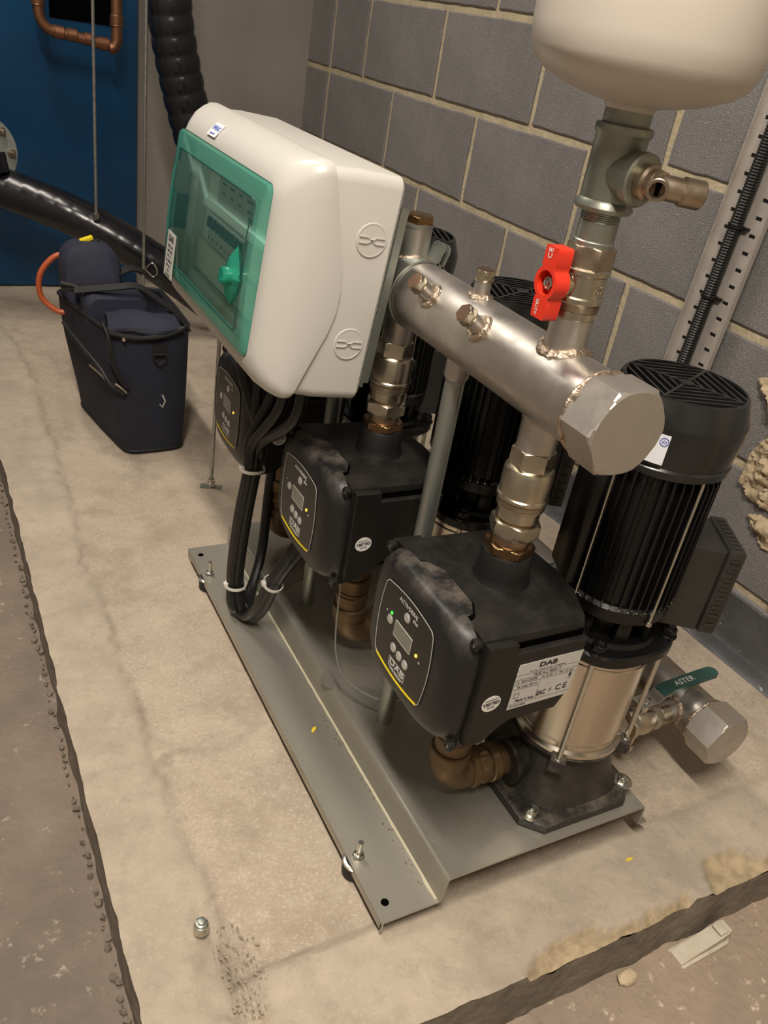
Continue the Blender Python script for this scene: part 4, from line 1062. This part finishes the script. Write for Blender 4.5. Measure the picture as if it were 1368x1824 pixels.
g.ring_loft(rings, cap0=False, cap1=False); lid = g.obj('lid', 'enclosure_white', en, ang=50)
# interior
g = G(); g.box(AX0-.004, AX1+.004, AH0-.004, AH1+.004, .100, .1085); inn = g.obj('inner_panel', 'inner_white', en)
FX0, FX1 = .335, .612
o = poly_obj('inner_frame', [rrect(AX0, AX1, AH0, AH1, .008), rrect(FX0, FX1, AH0+.020, AH1-.028, .004)], .016, 'inner_white', en, Matrix.Translation((0, 0, .1165)))
g = G(); g.box(FX0+.01, FX1-.008, .146, .156, .1085, .118, bev=.002); g.obj('rail_cover', 'inner_white', en)
g = G(); g.box(FX0+.002, FX1-.002, AH0+.022, .100, .1085, .116, bev=.003); g.obj('blank_cover', 'inner_white', en)
for k_ in range(8):
    x = FX0+.045+k_*.0185
    g = G(); g.box(x, x+.0172, .104, .145, .1085, .117, bev=.001); b_ = g.obj('breaker', 'breaker_white', en)
    g = G(); g.box(x+.003, x+.0142, .126, .140, .117, .1215, bev=.001); g.obj('breaker_switch', 'breaker_dark', b_)
    text('LN'[k_ % 2]+str(k_+1), .006, Matrix.Translation((x+.0085, .112, .1173)), 'label_ink', b_)
g = G(); g.box(FX0+.045, FX1-.075, .160, .197, .1085, .1095); lp = g.obj('circuit_label', 'label_white', en)
for k_, s_ in enumerate(('PUMP 1', 'PUMP 2', 'PUMP 3', 'CONTROL')):
    text(s_, .0052, Matrix.Translation((FX0+.068+k_*.034, .187, .1098)), 'label_ink', lp)
    text('16A', .006, Matrix.Translation((FX0+.068+k_*.034, .175, .1098)), 'label_ink', lp)
text('DAB', .010, Matrix.Translation((FX1-.095, .166, .1098)), 'label_ink', lp)
# latch strip on the right inside the door
g = G(); g.box(.626, .646, .060, .190, .1085, .128, bev=.002); ls = g.obj('latch_strip', 'inner_white', en)
g = G()
for yy in (.072, .168): g.box(.629, .637, yy, yy+.014, .1282, .1288)
g.obj('latch_slot', 'breaker_dark', ls)
g = G()
for k_ in range(6): g.box(.627, .638, .096+k_*.011, .101+k_*.011, .127, .1335, bev=.001)
g.obj('latch_tooth', 'inner_white', ls)
# transparent door: gently domed pane with returned edges
g = G()
DX0, DX1 = AX0-.012, AX1-.001
def drr(i_, r_): return rr2(DX0+i_, DX1-i_, AH0+.001+i_, AH1-.001-i_, r_, 5, 12)
def dome(x, y): return .1445+.0050*math.sin(PI*(y-AH0)/(AH1-AH0))
rings = [[(x, y, .128 if x > DX0+.02 else .118) for x, y in drr(0, .010)], [(x, y, .1435) for x, y in drr(0, .010)], [(x, y, .1470) for x, y in drr(.0025, .009)]]
for i_ in (.008, .016, .024): rings.append([(x, y, dome(x, y)+.003) for x, y in drr(i_, .008)])
g.ring_loft(rings, cap0=False, cap1=False); dr = g.obj('door_rim', 'green_edge', en, ang=35)
g = G(); nx_, ny_ = 16, 12
vs = [[g.bm.verts.new((DX0+.024+(DX1-DX0-.048)*i/nx_, AH0+.025+(AH1-AH0-.050)*j/ny_, dome(0, AH0+.025+(AH1-AH0-.050)*j/ny_)+.0028)) for i in range(nx_+1)] for j in range(ny_+1)]
for j in range(ny_):
    for i in range(nx_): g.bm.faces.new((vs[j][i], vs[j][i+1], vs[j+1][i+1], vs[j+1][i]))
g.obj('door_pane', 'green_window', en)
g = G()      # dark moulded line round the pane
ol = rr2(DX0+.022, DX1-.034, AH0+.022, AH1-.024, .006, 4, 10)
g.tube([(x, y, dome(x, y)+.0030) for x, y in ol]+[(ol[0][0], ol[0][1], dome(*ol[0])+.0030)], .0007, 6); g.obj('moulded_line', 'dark_teal', en)
g = G(); g.box(DX0-.001, DX0+.012, .098, .150, .122, .149, bev=.002); g.obj('hinge_grip', 'green_edge', en)
# diamond handle
KC = (.600, .118)
g = G()
g.ring_loft([[(KC[0]+x*k_, KC[1]+y*k_, z) for x, y in ((-.024, 0), (-.014, .018), (0, .036), (.013, .018), (.022, 0), (.013, -.018), (0, -.036), (-.014, -.018))] for k_, z in ((1, .1475), (1, .152), (.62, .161), (.3, .1635))])
kb = g.obj('door_handle', 'green_knob', en, smooth=False)
g = G(); g.lathe([(.011, .1475), (.011, .168), (.009, .170)], Matrix.Translation((KC[0]+.004, KC[1], 0)), 18); g.obj('handle_hub', 'green_knob', kb)
# stickers on lid and door
g = G(); g.box(.398, .432, .2440, .2605, .1378, .1384, Matrix.Identity(4)); 
tmpM = Matrix.Translation((.415, .252, .1340))@Matrix.Rotation(R(-38), 4, 'X')
g.bm.clear(); g.box(-.016, .016, -.010, .010, .0024, .0032, tmpM); s1 = g.obj('lid_sticker', 'sticker_white', en)
text('WRAS', .0095, tmpM@Matrix.Translation((0, .002, .0034)), 'sticker_blue', s1, bold=.0002)
text('approved', .0045, tmpM@Matrix.Translation((0, -.006, .0034)), 'sticker_blue', s1)
g = G(); g.box(.312, .352, .034, .098, .1518, .1526); s2 = g.obj('door_label', 'label_white', en)
SM = Matrix.Translation((.332, .065, .1529))
text('DAB', .0125, SM@Matrix.Translation((0, .024, 0)), 'label_ink', s2, bold=.0002)
for k_ in range(7): text(['TYPE 3 KVC', '400V 50Hz', 'IP 55  3~', 'No 2018/114', 'kW 3x1.1', 'A 8.4', 'CE  ITALY'][k_], .0054, SM@Matrix.Translation((0, .013-k_*.0068, 0)), 'label_ink', s2)
# knock-out discs on the near side
for (d, h) in ((.030, .200), (.030, .075)):
    M_ = frame((X1+.0004, h, d), (0, 0, -1), (0, 1, 0))
    g = G(); g.torus(.0185, .0013, M_, 40, 6); g.lathe([(.0180, 0), (.0180, .0008)], M_, 36)
    ko = g.obj('knockout_disc', 'enclosure_white', en)
    g = G()
    for s_ in (-1, 1):
        g.box(-.0165, -.005, s_*.0035-.0007, s_*.0035+.0007, .0005, .0022, M_); g.box(.005, .0165, s_*.0035-.0007, s_*.0035+.0007, .0005, .0022, M_)
        for q in (-1, 1): g.box(-.0060, .0001, -.0007, .0007, .0005, .0022, M_@Matrix.Translation((q*-.0002, s_*-.0005, 0))@Matrix.Rotation(s_*q*R(35)+(PI if q > 0 else 0), 4, 'Z'))
    g.obj('knockout_mark', 'enclosure_white', ko)
# steel back plate and its clamp on the manifold
bp = thing('mounting_plate', (0, 0, 0), 'zinc plated steel mounting plate behind the white enclosure', 'bracket'); bp.matrix_world = EM
g = G(); g.box(.36, .690, .020, .240, -.0035, -.001); g.box(.6875, .690, .026, .240, -.0105, -.0035)
g.obj('plate', 'galvanised', bp)
pc = thing('pipe_clamp', (MX, -.665, MZ), 'galvanised pipe clamp round the manifold bolted to the enclosure plate', 'clamp')
Yc = axis_m((0, 0, 0), (0, 1, 0))
g = G(); g.lathe([(MR+.0005, -.014), (MR+.0030, -.014), (MR+.0030, .014), (MR+.0005, .014), (MR+.0005, -.014)], Yc, 56, cap0=False, cap1=False)
g.obj('band', 'galvanised', pc)
for k_, dx_ in enumerate((-.0035, .0050)):
    g = G(); M_ = Matrix.Rotation(R(18), 4, 'Y')@Matrix.Translation((dx_+.006, 0, MR))
    g.ring_loft([[(x, -w_, z) for x in (0, .003)]+[(x, w_, z) for x in (.003, 0)] for w_, z in ((.014, -.002), (.014, .018), (.012, .024), (.006, .027))], M_); g.obj('clamp_ear', 'galvanised', pc)
g = G(); g.tube([(-MR, 0, .004), (-MR-.037, 0, .0045)], .0038, 14)
g.hexn(.013, .004, .011, axis_m((-MR, 0, .0035), (-1, 0, 0))); g.hexn(.013, .018, .024, axis_m((-MR, 0, .0035), (-1, 0, 0))); g.obj('clamp_bolt', 'bright_zinc', pc)

# ================================================================= CABLES
cb = thing('cable_bundle', (0, 0, 0), 'bundle of black cables hanging from the enclosure and looping up to the controllers', 'cables')
tops = [(-.915, -.41, .548), (-.905, -.46, .548), (-.900, -.51, .546), (-.905, -.56, .546), (-.900, -.605, .546)]
for i, tp in enumerate(tops):
    a = 2*PI*i/5; ox, oy = .0065*math.cos(a), .0075*math.sin(a)
    pts = [(tp[0]+.002, tp[1], tp[2]+.01), (tp[0], tp[1]*.92-.04, .475), (-.908+ox*1.2, -.482+oy*1.6, .385), (-.91+ox*.9, -.480+oy*.9, .335), (-.912+ox, -.462+oy, .24), (-.912+ox, -.448+oy, .14), (-.910+ox, -.446+oy, .088), (-.905+ox*1.6, -.455+oy*1.7, .050)]
    if i < 3: pts += [(-.897+ox, -.487+oy, .043+.002*i), (-.893+ox, -.520+oy, .085), (-.890+ox*.8, -.550+oy*.8, .150), (-.884+ox*.7, -.572+oy*.7, .20), (-.862+ox, -.592+oy, .262), (-.842, -.602+oy, .300)]
    else: pts += [(-.885+ox, -.440+oy, .042), (-.862, -.40+oy, .050), (-.835, -.37, .10), (-.82, -.34, .2), (-.815, -.335, .292)]
    g = G(); g.tube(bez(pts, 7), .0088, 10); g.obj('cable', 'cable_black', cb)
def tie(c, r_, d, parent):
    M_ = axis_m(c, d); g = G(); g.lathe([(r_, -.0025), (r_+.0014, -.0025), (r_+.0014, .0025), (r_, .0025), (r_, -.0025)], M_, 28, cap0=False, cap1=False)
    g.box(-.0045, .0045, -.0045, .0045, -.004, .004, Matrix.Translation(Vector(c)+Vector((-r_*.85, r_*.25, 0))), .001); g.obj('cable_tie', 'tie_white', parent)
tie((-.910, -.4795, .335), .0185, (0, .1, 1), cb); tie((-.910, -.447, .090), .0175, (0, .05, 1), cb); tie((-.889, -.556, .165), .0155, (.1, -.35, 1), cb)
for (p, lb) in (([(-.842, -.60, .285), (-.85, -.52, .16), (-.84, -.47, .10), (-.80, -.44, .078), (-.74, -.42, .076)], 'thin grey sensor lead sagging over the deck behind the middle controller'), ([(-.85, -.70, .29), (-.86, -.735, .17), (-.84, -.76, .12), (-.80, -.80, .11), (-.75, -.83, .135)], 'thin grey sensor lead curving under the middle controller')):
    g = G(); g.tube(bez(p, 8), .0013, 8); tag(g.obj('sensor_lead', 'galvanised'), lb, 'cable')

# ================================================================= TOOL BAG
bag = thing('tool_bag', (-.90, .36, 0), 'open navy fabric tool bag standing on the plinth left of the enclosure', 'bag')
def quad_round(FR, FL, BL, BR, z, r_=.03, k_=5, bow=0):
    c = [Vector(FR), Vector(FL), Vector(BL), Vector(BR)]; out = []
    for i in range(4):
        p, a, b = c[i], c[i-1], c[(i+1) % 4]
        u_ = (a-p).normalized()*r_; w_ = (b-p).normalized()*r_
        for j in range(k_+1):
            t_ = j/k_; out.append(p+u_*(1-t_)**2+w_*t_**2)
        for j in range(1, 5):
            t_ = j/5; q0 = p+w_; q1 = b+(p-b).normalized()*r_
            nn = Vector(((q1-q0).y, -(q1-q0).x)).normalized(); out.append(q0.lerp(q1, t_)+nn*bow*math.sin(PI*t_)*-1)
    return [(p.x+.90, p.y-.36, z) for p in out]
secs = [(.000, (-.818, .236), (-.942, .226), (-.992, .500), (-.835, .515), 0), (.004, (-.808, .224), (-.948, .213), (-1.003, .512), (-.823, .528), .002), (.05, (-.806, .222), (-.955, .212), (-1.010, .512), (-.820, .530), .004),
        (.12, (-.804, .222), (-.966, .213), (-1.024, .510), (-.815, .530), .006), (.20, (-.802, .226), (-.977, .216), (-1.040, .506), (-.808, .528), .006), (.27, (-.800, .232), (-.984, .220), (-1.050, .500), (-.802, .522), .004), (.300, (-.800, .236), (-.985, .222), (-1.052, .498), (-.800, .520), .002)]
outer = [quad_round(a, b, c, d, z, .032, bow=bw) for z, a, b, c, d, bw in secs]
def shrink(r_, k_): 
    cx = sum(p[0] for p in r_)/len(r_); cy = sum(p[1] for p in r_)/len(r_)
    return [(cx+(p[0]-cx)*k_, cy+(p[1]-cy)*k_, p[2]) for p in r_]
g = G(); g.ring_loft(outer+[[(x, y, z) for x, y, z in shrink(outer[-1], .94)], shrink(outer[4], .90), shrink([(x, y, .12) for x, y, z in outer[4]], .86)], cap1=True)
g.obj('bag_body', 'bag_navy', bag, ang=50)
g = G(); g.tube(outer[-1]+[outer[-1][0]], .0042, 8); g.obj('rim_piping', 'bag_trim', bag)
g = G(); g.tube([(x, y, .010) for x, y, z in outer[1]]+[(outer[1][0][0], outer[1][0][1], .010)], .0035, 8); g.obj('base_piping', 'bag_trim', bag)
# folded back lid with a rounded top, standing above the far left
def slab(w0, w1, y0, y1, z0, z1, r_, tilt):
    g = G(); rings = []
    for yy, k_ in ((y0, .90), (y0+(y1-y0)*.12, .98), ((y0+y1)/2, 1.0), (y1-(y1-y0)*.12, .98), (y1, .90)):
        cx, cz = (w0+w1)/2, (z0+z1)/2
        rings.append([(cx+(x-cx)*k_+.90, yy-.36+(z-z0)*tilt, cz+(z-cz)*k_) for x, z in rrect(w0, w1, z0, z1, r_, 7)])
    g.ring_loft(rings); return g
slab(-1.046, -.918, .385, .470, .285, .430, .045, .10).obj('bag_lid', 'bag_navy_light', bag, ang=60)
g = G(); g.tube([(-1.052+.90, .395-.36, .350), (-1.01+.90, .380-.36, .345), (-.965+.90, .378-.36, .343), (-.92+.90, .382-.36, .338)], .005, 8); g.obj('lid_piping', 'bag_trim', bag)
slab(-1.015, -.875, .305, .395, .258, .345, .026, .06).obj('inner_pocket', 'bag_navy_light', bag, ang=60)
# slumped front flap lying over the opening
g = G(); FP = [(-.985, .228), (-.83, .240)]
vs = []
for j in range(6):
    t_ = j/5
    vs.append([((-.985+t_*.01)+(i/8)*(.160-.02*t_)+.90, .218+t_*.095+.006*math.sin(i*.8)-.36, .302+.020*math.sin(PI*t_*.8)+.004*math.sin(i*1.1+j)) for i in range(9)])
g.ring_loft([[p for p in r_]+[(p[0], p[1], p[2]-.006) for p in r_[::-1]] for r_ in vs]); g.obj('front_flap', 'bag_navy_light', bag, ang=60)
g = G(); g.tube(bez([(-.985+.90, .214-.36, .300), (-.93+.90, .212-.36, .288), (-.87+.90, .216-.36, .290), (-.822+.90, .222-.36, .305)]), .0055, 8); g.obj('flap_zip', 'bag_trim', bag)
# carrying strap across the top
g = G(); g.strip(bez([(-1.03+.9, .36-.36, .345), (-.95+.9, .33-.36, .362), (-.90+.9, .325-.36, .366), (-.86+.9, .30-.36, .345), (-.82+.9, .275-.36, .318), (-.797+.9, .255-.36, .285)]), (0, 1, .3), .022, .003)
g.strip(bez([(-.93+.9, .40-.36, .372), (-.89+.9, .42-.36, .378), (-.85+.9, .43-.36, .362), (-.825+.9, .41-.36, .345)]), (0, 1, .2), .024, .004)
g.obj('strap', 'bag_trim', bag)
g = G(); g.tube(bez([(-.86+.9, .425-.36, .376), (-.845+.9, .418-.36, .392), (-.835+.9, .412-.36, .376), (-.842+.9, .416-.36, .360), (-.86+.9, .425-.36, .376)]), .0022, 8); g.obj('strap_buckle', 'bright_zinc', bag)
g = G(); g.strip(bez([(-1.05+.9, .40-.36, .335), (-1.0+.9, .372-.36, .352), (-.95+.9, .366-.36, .352), (-.90+.9, .372-.36, .340), (-.86+.9, .40-.36, .312)]), (0, .2, 1), .012, .0035); g.obj('pocket_band', 'bag_trim', bag)
g = G(); g.tube(bez([(-.995+.9, .232-.36, .318), (-.985+.9, .213-.36, .285), (-.978+.9, .209-.36, .24), (-.962+.9, .207-.36, .195), (-.945+.9, .208-.36, .172)]), .0040, 8); g.obj('corner_piping', 'bag_trim', bag)
g = G(); g.lathe([(.0045, 0), (.0045, .003), (.002, .004)], axis_m((-.955+.9, .209-.36, .287), (-.2, -1, 0)), 14); g.obj('zip_puller', 'bright_zinc', bag)
# side pocket flap and reflective piping
g = G(); g.strip([(-.990+.9, .217-.36, .29), (-.985+.9, .206-.36, .24), (-.968+.9, .203-.36, .20), (-.952+.9, .205-.36, .175)], (.3, 1, 0), .003, .0030)
g.tube(bez([(-1.046+.9, .42-.36, .25), (-1.028+.9, .33-.36, .235), (-1.00+.9, .24-.36, .21), (-.985+.9, .212-.36, .185), (-.955+.9, .206-.36, .160)]), .0045, 8); g.obj('pocket_piping', 'bag_trim', bag)
g = G(); g.strip(bez([(-1.018+.9, .265-.36, .208), (-1.0+.9, .232-.36, .198), (-.99+.9, .214-.36, .190)]), (0, 0, 1), .006, .002)
g.strip(bez([(-.975+.9, .2045-.36, .187), (-.962+.9, .2035-.36, .176), (-.950+.9, .2045-.36, .163)]), (0, 0, 1), .004, .002); g.obj('reflective_piping', 'bright_zinc', bag)
# D ring
g = G(); g.strip([(-.892+.9, .2115-.36, .262), (-.862+.9, .213-.36, .262)], (0, 0, 1), .022, .004); g.obj('ring_tab', 'bag_trim', bag)
g = G(); g.tube([(-.893+.9, .208-.36, .250), (-.861+.9, .209-.36, .250), (-.866+.9, .207-.36, .236), (-.877+.9, .206-.36, .228), (-.888+.9, .207-.36, .236), (-.893+.9, .208-.36, .250)], .0022, 8); g.obj('carry_ring', 'bag_trim', bag)
g = G(); g.tube([(-.868+.9, .214-.36, .150), (-.862+.9, .211-.36, .135), (-.868+.9, .212-.36, .120), (-.874+.9, .213-.36, .128)], .0018, 8); g.obj('small_clip', 'outline_grey', bag)
g = G(); g.tube(bez([(-1.02, .47, .395), (-1.055, .47, .385), (-1.085, .47, .345), (-1.085, .47, .295), (-1.055, .46, .265), (-1.03, .455, .262)]), .0065, 12)
tag(g.obj('orange_hose', 'hose_orange'), 'loop of orange red hose sticking out behind the navy bag', 'hose')
g = G(); g.box(-.015, .015, -.006, .006, -.005, .005, Matrix.Translation((-.985, .455, .432))@Matrix.Rotation(R(-20), 4, 'Y'), .002)
yt = g.obj('tool_grip', 'yellow'); tag(yt, 'yellow and black tool end on top of the navy bag', 'tool')
g = G(); g.box(-.020, .020, -.007, .007, -.013, -.004, Matrix.Translation((-.978, .455, .432))@Matrix.Rotation(R(-20), 4, 'Y'), .002); g.obj('grip_base', 'rubber', yt)

# ================================================================= BLUE CABINET AND PIPES AT THE BACK
cab = thing('blue_cabinet', (-1.25, 1.47, 0), 'tall blue painted steel cabinet at the back left', 'cabinet')
g = G(); g.box(-.85, .612, 0, .75, .006, 2.3, bev=.004); g.obj('casing', 'cabinet_blue', cab)
g = G(); g.box(.615-.262, .615-.055, -.004, .003, .815, 1.6); o = g.obj('shade_panel', 'shadow_black', cab); tag(o, 'flat black panel painted as shade behind the copper pipes')  # dark shade between the pipes, painted as a flat black panel on the casing
g = G(); g.box(-.85, .610, .01, .74, 0, .008); g.obj('base_channel', 'cabinet_dark', cab)
g = G(); g.box(-.50, .03-.13, -.10, .0, .004, .30, bev=.004); o = g.obj('lower_housing', 'cabinet_dark', cab); tag(o, 'dark low housing in front of the blue casing')
# copper pipe loop
cp = thing('copper_pipe', (0, 0, 0), 'tarnished copper pipe loop with soldered elbows in front of the blue cabinet', 'pipe')
g = G(); yC = 1.30
pts = [(-.958, yC, 1.9), (-.952, yC, .865)]+[(-.950+.042-.042*math.cos(a), yC, .835-.046*math.sin(a)*1) for a in [PI/2*i/6 for i in range(0, 7)]]+[(-.76, yC, .772)]
g.tube(pts, .0145, 20); g.obj('pipe_run', 'copper', cp)
g = G(); g.tube([(-.742, yC-.02, 1.9), (-.742, yC-.02, .800)]+[(-.742-.020+.020*math.cos(a), yC-.02, .795-.03*math.sin(a)) for a in [PI/2*i/5 for i in range(0, 6)]], .0155, 20)
g.obj('upright_pipe', 'copper', cp)
for (c, d, r_) in (((-.951, yC, .862), (0, 0, 1), .0175), ((-.898, yC, .788), (1, 0, -.05), .0175), ((-.862, yC, .786), (1, 0, -.05), .0172), ((-.815, yC, .781), (1, 0, -.05), .0172), ((-.775, yC, .775), (1, 0, -.05), .0180), ((-.742, yC-.02, .84), (0, 0, 1), .0185)):
    g = G(); g.lathe([(r_-.002, -.014), (r_, -.012), (r_, .012), (r_-.002, .014)], axis_m(c, d), 24); g.torus(r_-.001, .0018, axis_m(c, d)@Matrix.Translation((0, 0, -.013)), 24, 6); g.obj('soldered_joint', 'copper', cp)
# black lagged ducts: ribbed
def duct(name, ctrl, r_, label, k_=14, pitch=5, amp=.07):
    t = thing(name, ctrl[0], label, 'duct', 'shiny black lagged pipes')
    path = bez([Vector(p)-Vector(ctrl[0]) for p in ctrl], k_)
    L_ = [0]
    for a, b in zip(path, path[1:]): L_.append(L_[-1]+(b-a).length)
    # resample evenly
    n = int(L_[-1]/.005); out = []; j = 0
    for i in range(n+1):
        s_ = L_[-1]*i/n
        while j < len(L_)-2 and L_[j+1] < s_: j += 1
        out.append(path[j].lerp(path[j+1], (s_-L_[j])/max(1e-6, L_[j+1]-L_[j])))
    g = G(); g.tube(out, r_, 36, rfun=lambda i: r_*(1-amp*(1-abs(math.sin(PI*i*.005/.046)))**1.5)); g.obj('duct_wrap', 'duct_black', t, ang=60)
    return t
duct('lagged_duct', [(-.70, .98, 1.9), (-.69, .98, 1.15), (-.672, .98, .915), (-.640, .98, .76), (-.592, .98, .60), (-.535, .99, .46), (-.47, 1.02, .34), (-.45, 1.08, .22)], .060, 'ribbed shiny black lagged duct coming down behind the enclosure')
d2 = duct('lagged_duct', [(-1.155, 1.20, .40), (-1.05, 1.16, .372), (-.92, 1.10, .335), (-.78, 1.04, .275), (-.64, .99, .195), (-.52, .98, .11)], .057, 'smooth black lagged duct sloping down behind the navy bag', amp=.012)
fl = thing('pipe_flange', (-1.135, 1.17, .475), 'round grey pipe flange with bolts at the left edge', 'flange')
g = G(); D_ = Vector((.30, -.93, .10)); g.lathe([(.098, -.012), (.100, -.010), (.100, .008), (.098, .010)], axis_m((0, 0, 0), D_), 48); g.obj('flange_disc', 'flange_grey', fl)
for a in range(8):
    M_ = axis_m((0, 0, 0), D_)@Matrix.Translation((.080*math.cos(a*PI/4+.3), .080*math.sin(a*PI/4+.3), .010)); g = G(); g.hexn(.020, 0, .010, M_); g.lathe([(.0065, .010), (.006, .020), (.003, .021)], M_, 16); g.obj('flange_bolt', 'nickel_brown', fl)
g = G(); g.lathe([(.062, .008), (.060, .06)], axis_m((0, 0, 0), (.2, -.2, -.95)), 36); g.lathe([(.06, -.06), (.06, .009)], axis_m((0, 0, 0), D_), 36); g.obj('flange_neck', 'duct_black', fl)
# threaded rods
for (x, y, z0, z1, r_, lb) in ((-.860, 1.0, .36, 2.66, .0045, 'thin threaded rod hanging in front of the blue cabinet down to the sloping duct'), (-.742, .93, .0, 2.66, .0045, 'thin threaded rod between cabinet and ribbed duct'), (-.8015, .0345, 0, .70, .0042, 'threaded rod bolted to the plinth left of the farthest controller')):
    t = thing('threaded_rod', (x, y, z0), lb, 'rod', 'threaded support rods')
    g = G(); n = 60; g.tube([(0, 0, (z1-z0)*i/n) for i in range(n+1)], r_, 10); g.obj('rod', 'rod_steel', t)
    if z0 == 0:
        g = G(); g.hexn(.016, .003, .014); g.cyl(.0095, .001, .004); g.cyl(.0065, .014, .022); g.obj('nut', 'bright_zinc', t)
        if x < -.79: g = G(); g.box(-.024, .024, -.009, .009, -.001, .0025, Matrix.Rotation(R(-25), 4, 'Z')); g.obj('foot_plate', 'galvanised', t)
    elif x < -.8:
        g = G(); g.hexn(.016, -.01, .004); g.obj('nut', 'bright_zinc', t)
g = G(); g.lathe([(.008, 0), (.008, .02)], Matrix.Translation((-.8015, .0345, .695)), 16)
g.box(-.83, -.773, .02, .05, .70, .705); tag(g.obj('pipe_cradle', 'galvanised'), 'small steel cradle on top of the threaded rod behind the enclosure', 'bracket')

# ================================================================= CABLE TRAY ON THE BLOCK WALL
tr = thing('cable_tray', (-.006, -.455, .30), 'perforated galvanised cable tray standing against the block wall', 'cable tray', rz=YAW)
tr.rotation_euler = (R(2.2), 0, YAW)
LT = 2.30
g = G(); zq = 0
while zq < LT-.03:      # web with two rows of slots: solid rung, then the three bits beside and between the slots
    g.box(-.0048, -.0032, -.052, .052, zq, zq+.0245)
    for a_, b_ in ((-.052, -.0365), (-.0225, .0225), (.0365, .052)): g.box(-.0048, -.0032, a_, b_, zq+.0245, zq+.0310)
    zq += .0310
bmesh.ops.remove_doubles(g.bm, verts=g.bm.verts, dist=1e-5)
g.obj('tray_web', 'tray_steel', tr, smooth=False)
g = G(); g.box(-.0026, -.0022, -.050, .050, 0, LT); g.obj('tray_back', 'rubber', tr)
g = G()
for s in (-1, 1): g.box(-.0145, -.0035, s*.052-.0008, s*.052+.0008, 0, LT)
g.obj('tray_flange', 'tray_steel', tr)
cd = thing('flexible_conduit', (-.0255, -.455, .30), 'black corrugated flexible conduit strapped up the middle of the cable tray', 'conduit')
cd.rotation_euler = (R(2.2), 0, YAW)
g = G(); n = 900; g.tube([(0, 0, 2.28*i/n) for i in range(n+1)], .0125, 12, rfun=lambda i: .0128 if i % 2 else .0112); g.obj('conduit_tube', 'cable_black', cd)
for zq in (.31, .44, .62, .80):
    g = G(); g.lathe([(.013, -.0025), (.0146, -.0025), (.0146, .0025), (.013, .0025), (.013, -.0025)], Matrix.Translation((0, 0, zq)), 20, cap0=False, cap1=False); g.box(.0, .016, -.022, .022, -.002, .002, Matrix.Translation((.005, 0, zq)))
    g.obj('conduit_strap', 'rubber', cd)

# ================================================================= LOOSE THINGS
wd = thing('door_wedge', (-.478, -1.2085, LOW), 'dirty cream rubber door wedge on the low floor by the plinth edge', 'door wedge')
wd.rotation_euler = (0, 0, R(1)); wd.scale = (.80, .80, .80)
def wsec(x, hw, h, k_=1): return [(x, -hw, 0), (x, hw, 0), (x, hw*.98, h*.25), (x, hw*.72, h*.35), (x, hw*.70, h), (x, -hw*.70, h), (x, -hw*.72, h*.35), (x, -hw*.98, h*.25)]
g = G(); g.ring_loft([wsec(-.062, .018, .004), wsec(-.058, .019, .006), wsec(-.02, .019, .014), wsec(.02, .0195, .023), (wsec(.045, .019, .029)), wsec(.056, .015, .028), wsec(.061, .008, .022)])
g.obj('wedge_body', 'wedge_rubber', wd, ang=40)
g = G(); g.box(.028, .048, -.011, .011, .026, .0305, Matrix.Rotation(R(-4), 4, 'Y'), .002); g.obj('wedge_pad', 'wedge_rubber', wd)
ab = thing('anchor_bolt', (-1.1255, -.984, .002), 'single steel anchor bolt head near the left front corner of the plinth', 'bolt')
g = G(); g.lathe([(.0085, 0), (.0095, .001), (.0095, .010), (.0080, .013), (.0068, .0135)], n=28); g.obj('bolt_collar', 'bright_zinc', ab)
g = G(); g.hexn(.014, .010, .0165); g.lathe([(.0045, .0165), (.0045, .0195), (.003, .020)], n=16); g.obj('bolt_nut', 'galvanised', ab)
def stone(name, c, r_, mt, lb, cat='stone', sub=2, sq=(1, 1, .7)):
    g = G(); res = bmesh.ops.create_icosphere(g.bm, subdivisions=sub, radius=r_)
    for v_ in res['verts']:
        v_.co = Vector((v_.co.x*sq[0], v_.co.y*sq[1], v_.co.z*sq[2]))*(1+.35*noise.noise(v_.co*(.9/r_)+Vector(c)*30))
    o_ = g.obj(name, mt, ang=25); o_.location = (c[0], c[1], c[2]+r_*sq[2]*.75); tag(o_, lb, cat); return o_
stone('rubble_chunk', (-.615, -1.205, LOW), .011, 'mortar_rubble', 'chunk of broken mortar on the low floor between plinth edge and wedge', sq=(1.4, 1, .6))
stone('rubble_chunk', (-.255, -.845, 0), .010, 'mortar_rubble', 'broken mortar chunk beside the capped suction manifold, near the wall', sq=(1, 1.3, .8))
stone('rubble_chunk', (-.235, -.795, 0), .006, 'mortar_rubble', 'tiny mortar chunk just beyond the larger one near the wall')
for i, (x, y, z) in enumerate(((-.545, -1.098, .004), (-.150, -.965, 0), (-.885, -.752, .0305))):
    o = stone('yellow_fleck', (x, y, z), .005, 'yellow_fleck', ['yellow plastic scrap on the plinth in front of the base frame corner', 'yellow plastic scrap on the plinth near the black sheet', 'yellow scrap lying on the base frame flange'][i], 'scrap', 1, (1.6, .6, .35)); o.rotation_euler = (0, 0, .4*i)
g = G()
for i in range(900):
    if i < 420: x, y, z = random.uniform(-1.12, -1.04), random.uniform(-1.13, -.95), .001
    elif i < 650: x, y, z = random.uniform(-.28, -.07), random.uniform(-1.15, -.5), .001
    else: x, y, z = random.uniform(-1.0, -.2), -1.20-abs(random.gauss(0, .03)), LOW+.001
    if i < 420 and math.hypot((x+1.10)/.035, (y+1.045)/.06) > 1: continue
    r_ = random.uniform(.0005, .0019)
    bmesh.ops.create_icosphere(g.bm, subdivisions=1, radius=r_, matrix=Matrix.Translation((x, y, z)))
o = g.obj('grit', 'grit'); tag(o, 'fine loose mortar grit scattered over plinth and floor', 'grit', kind='stuff')
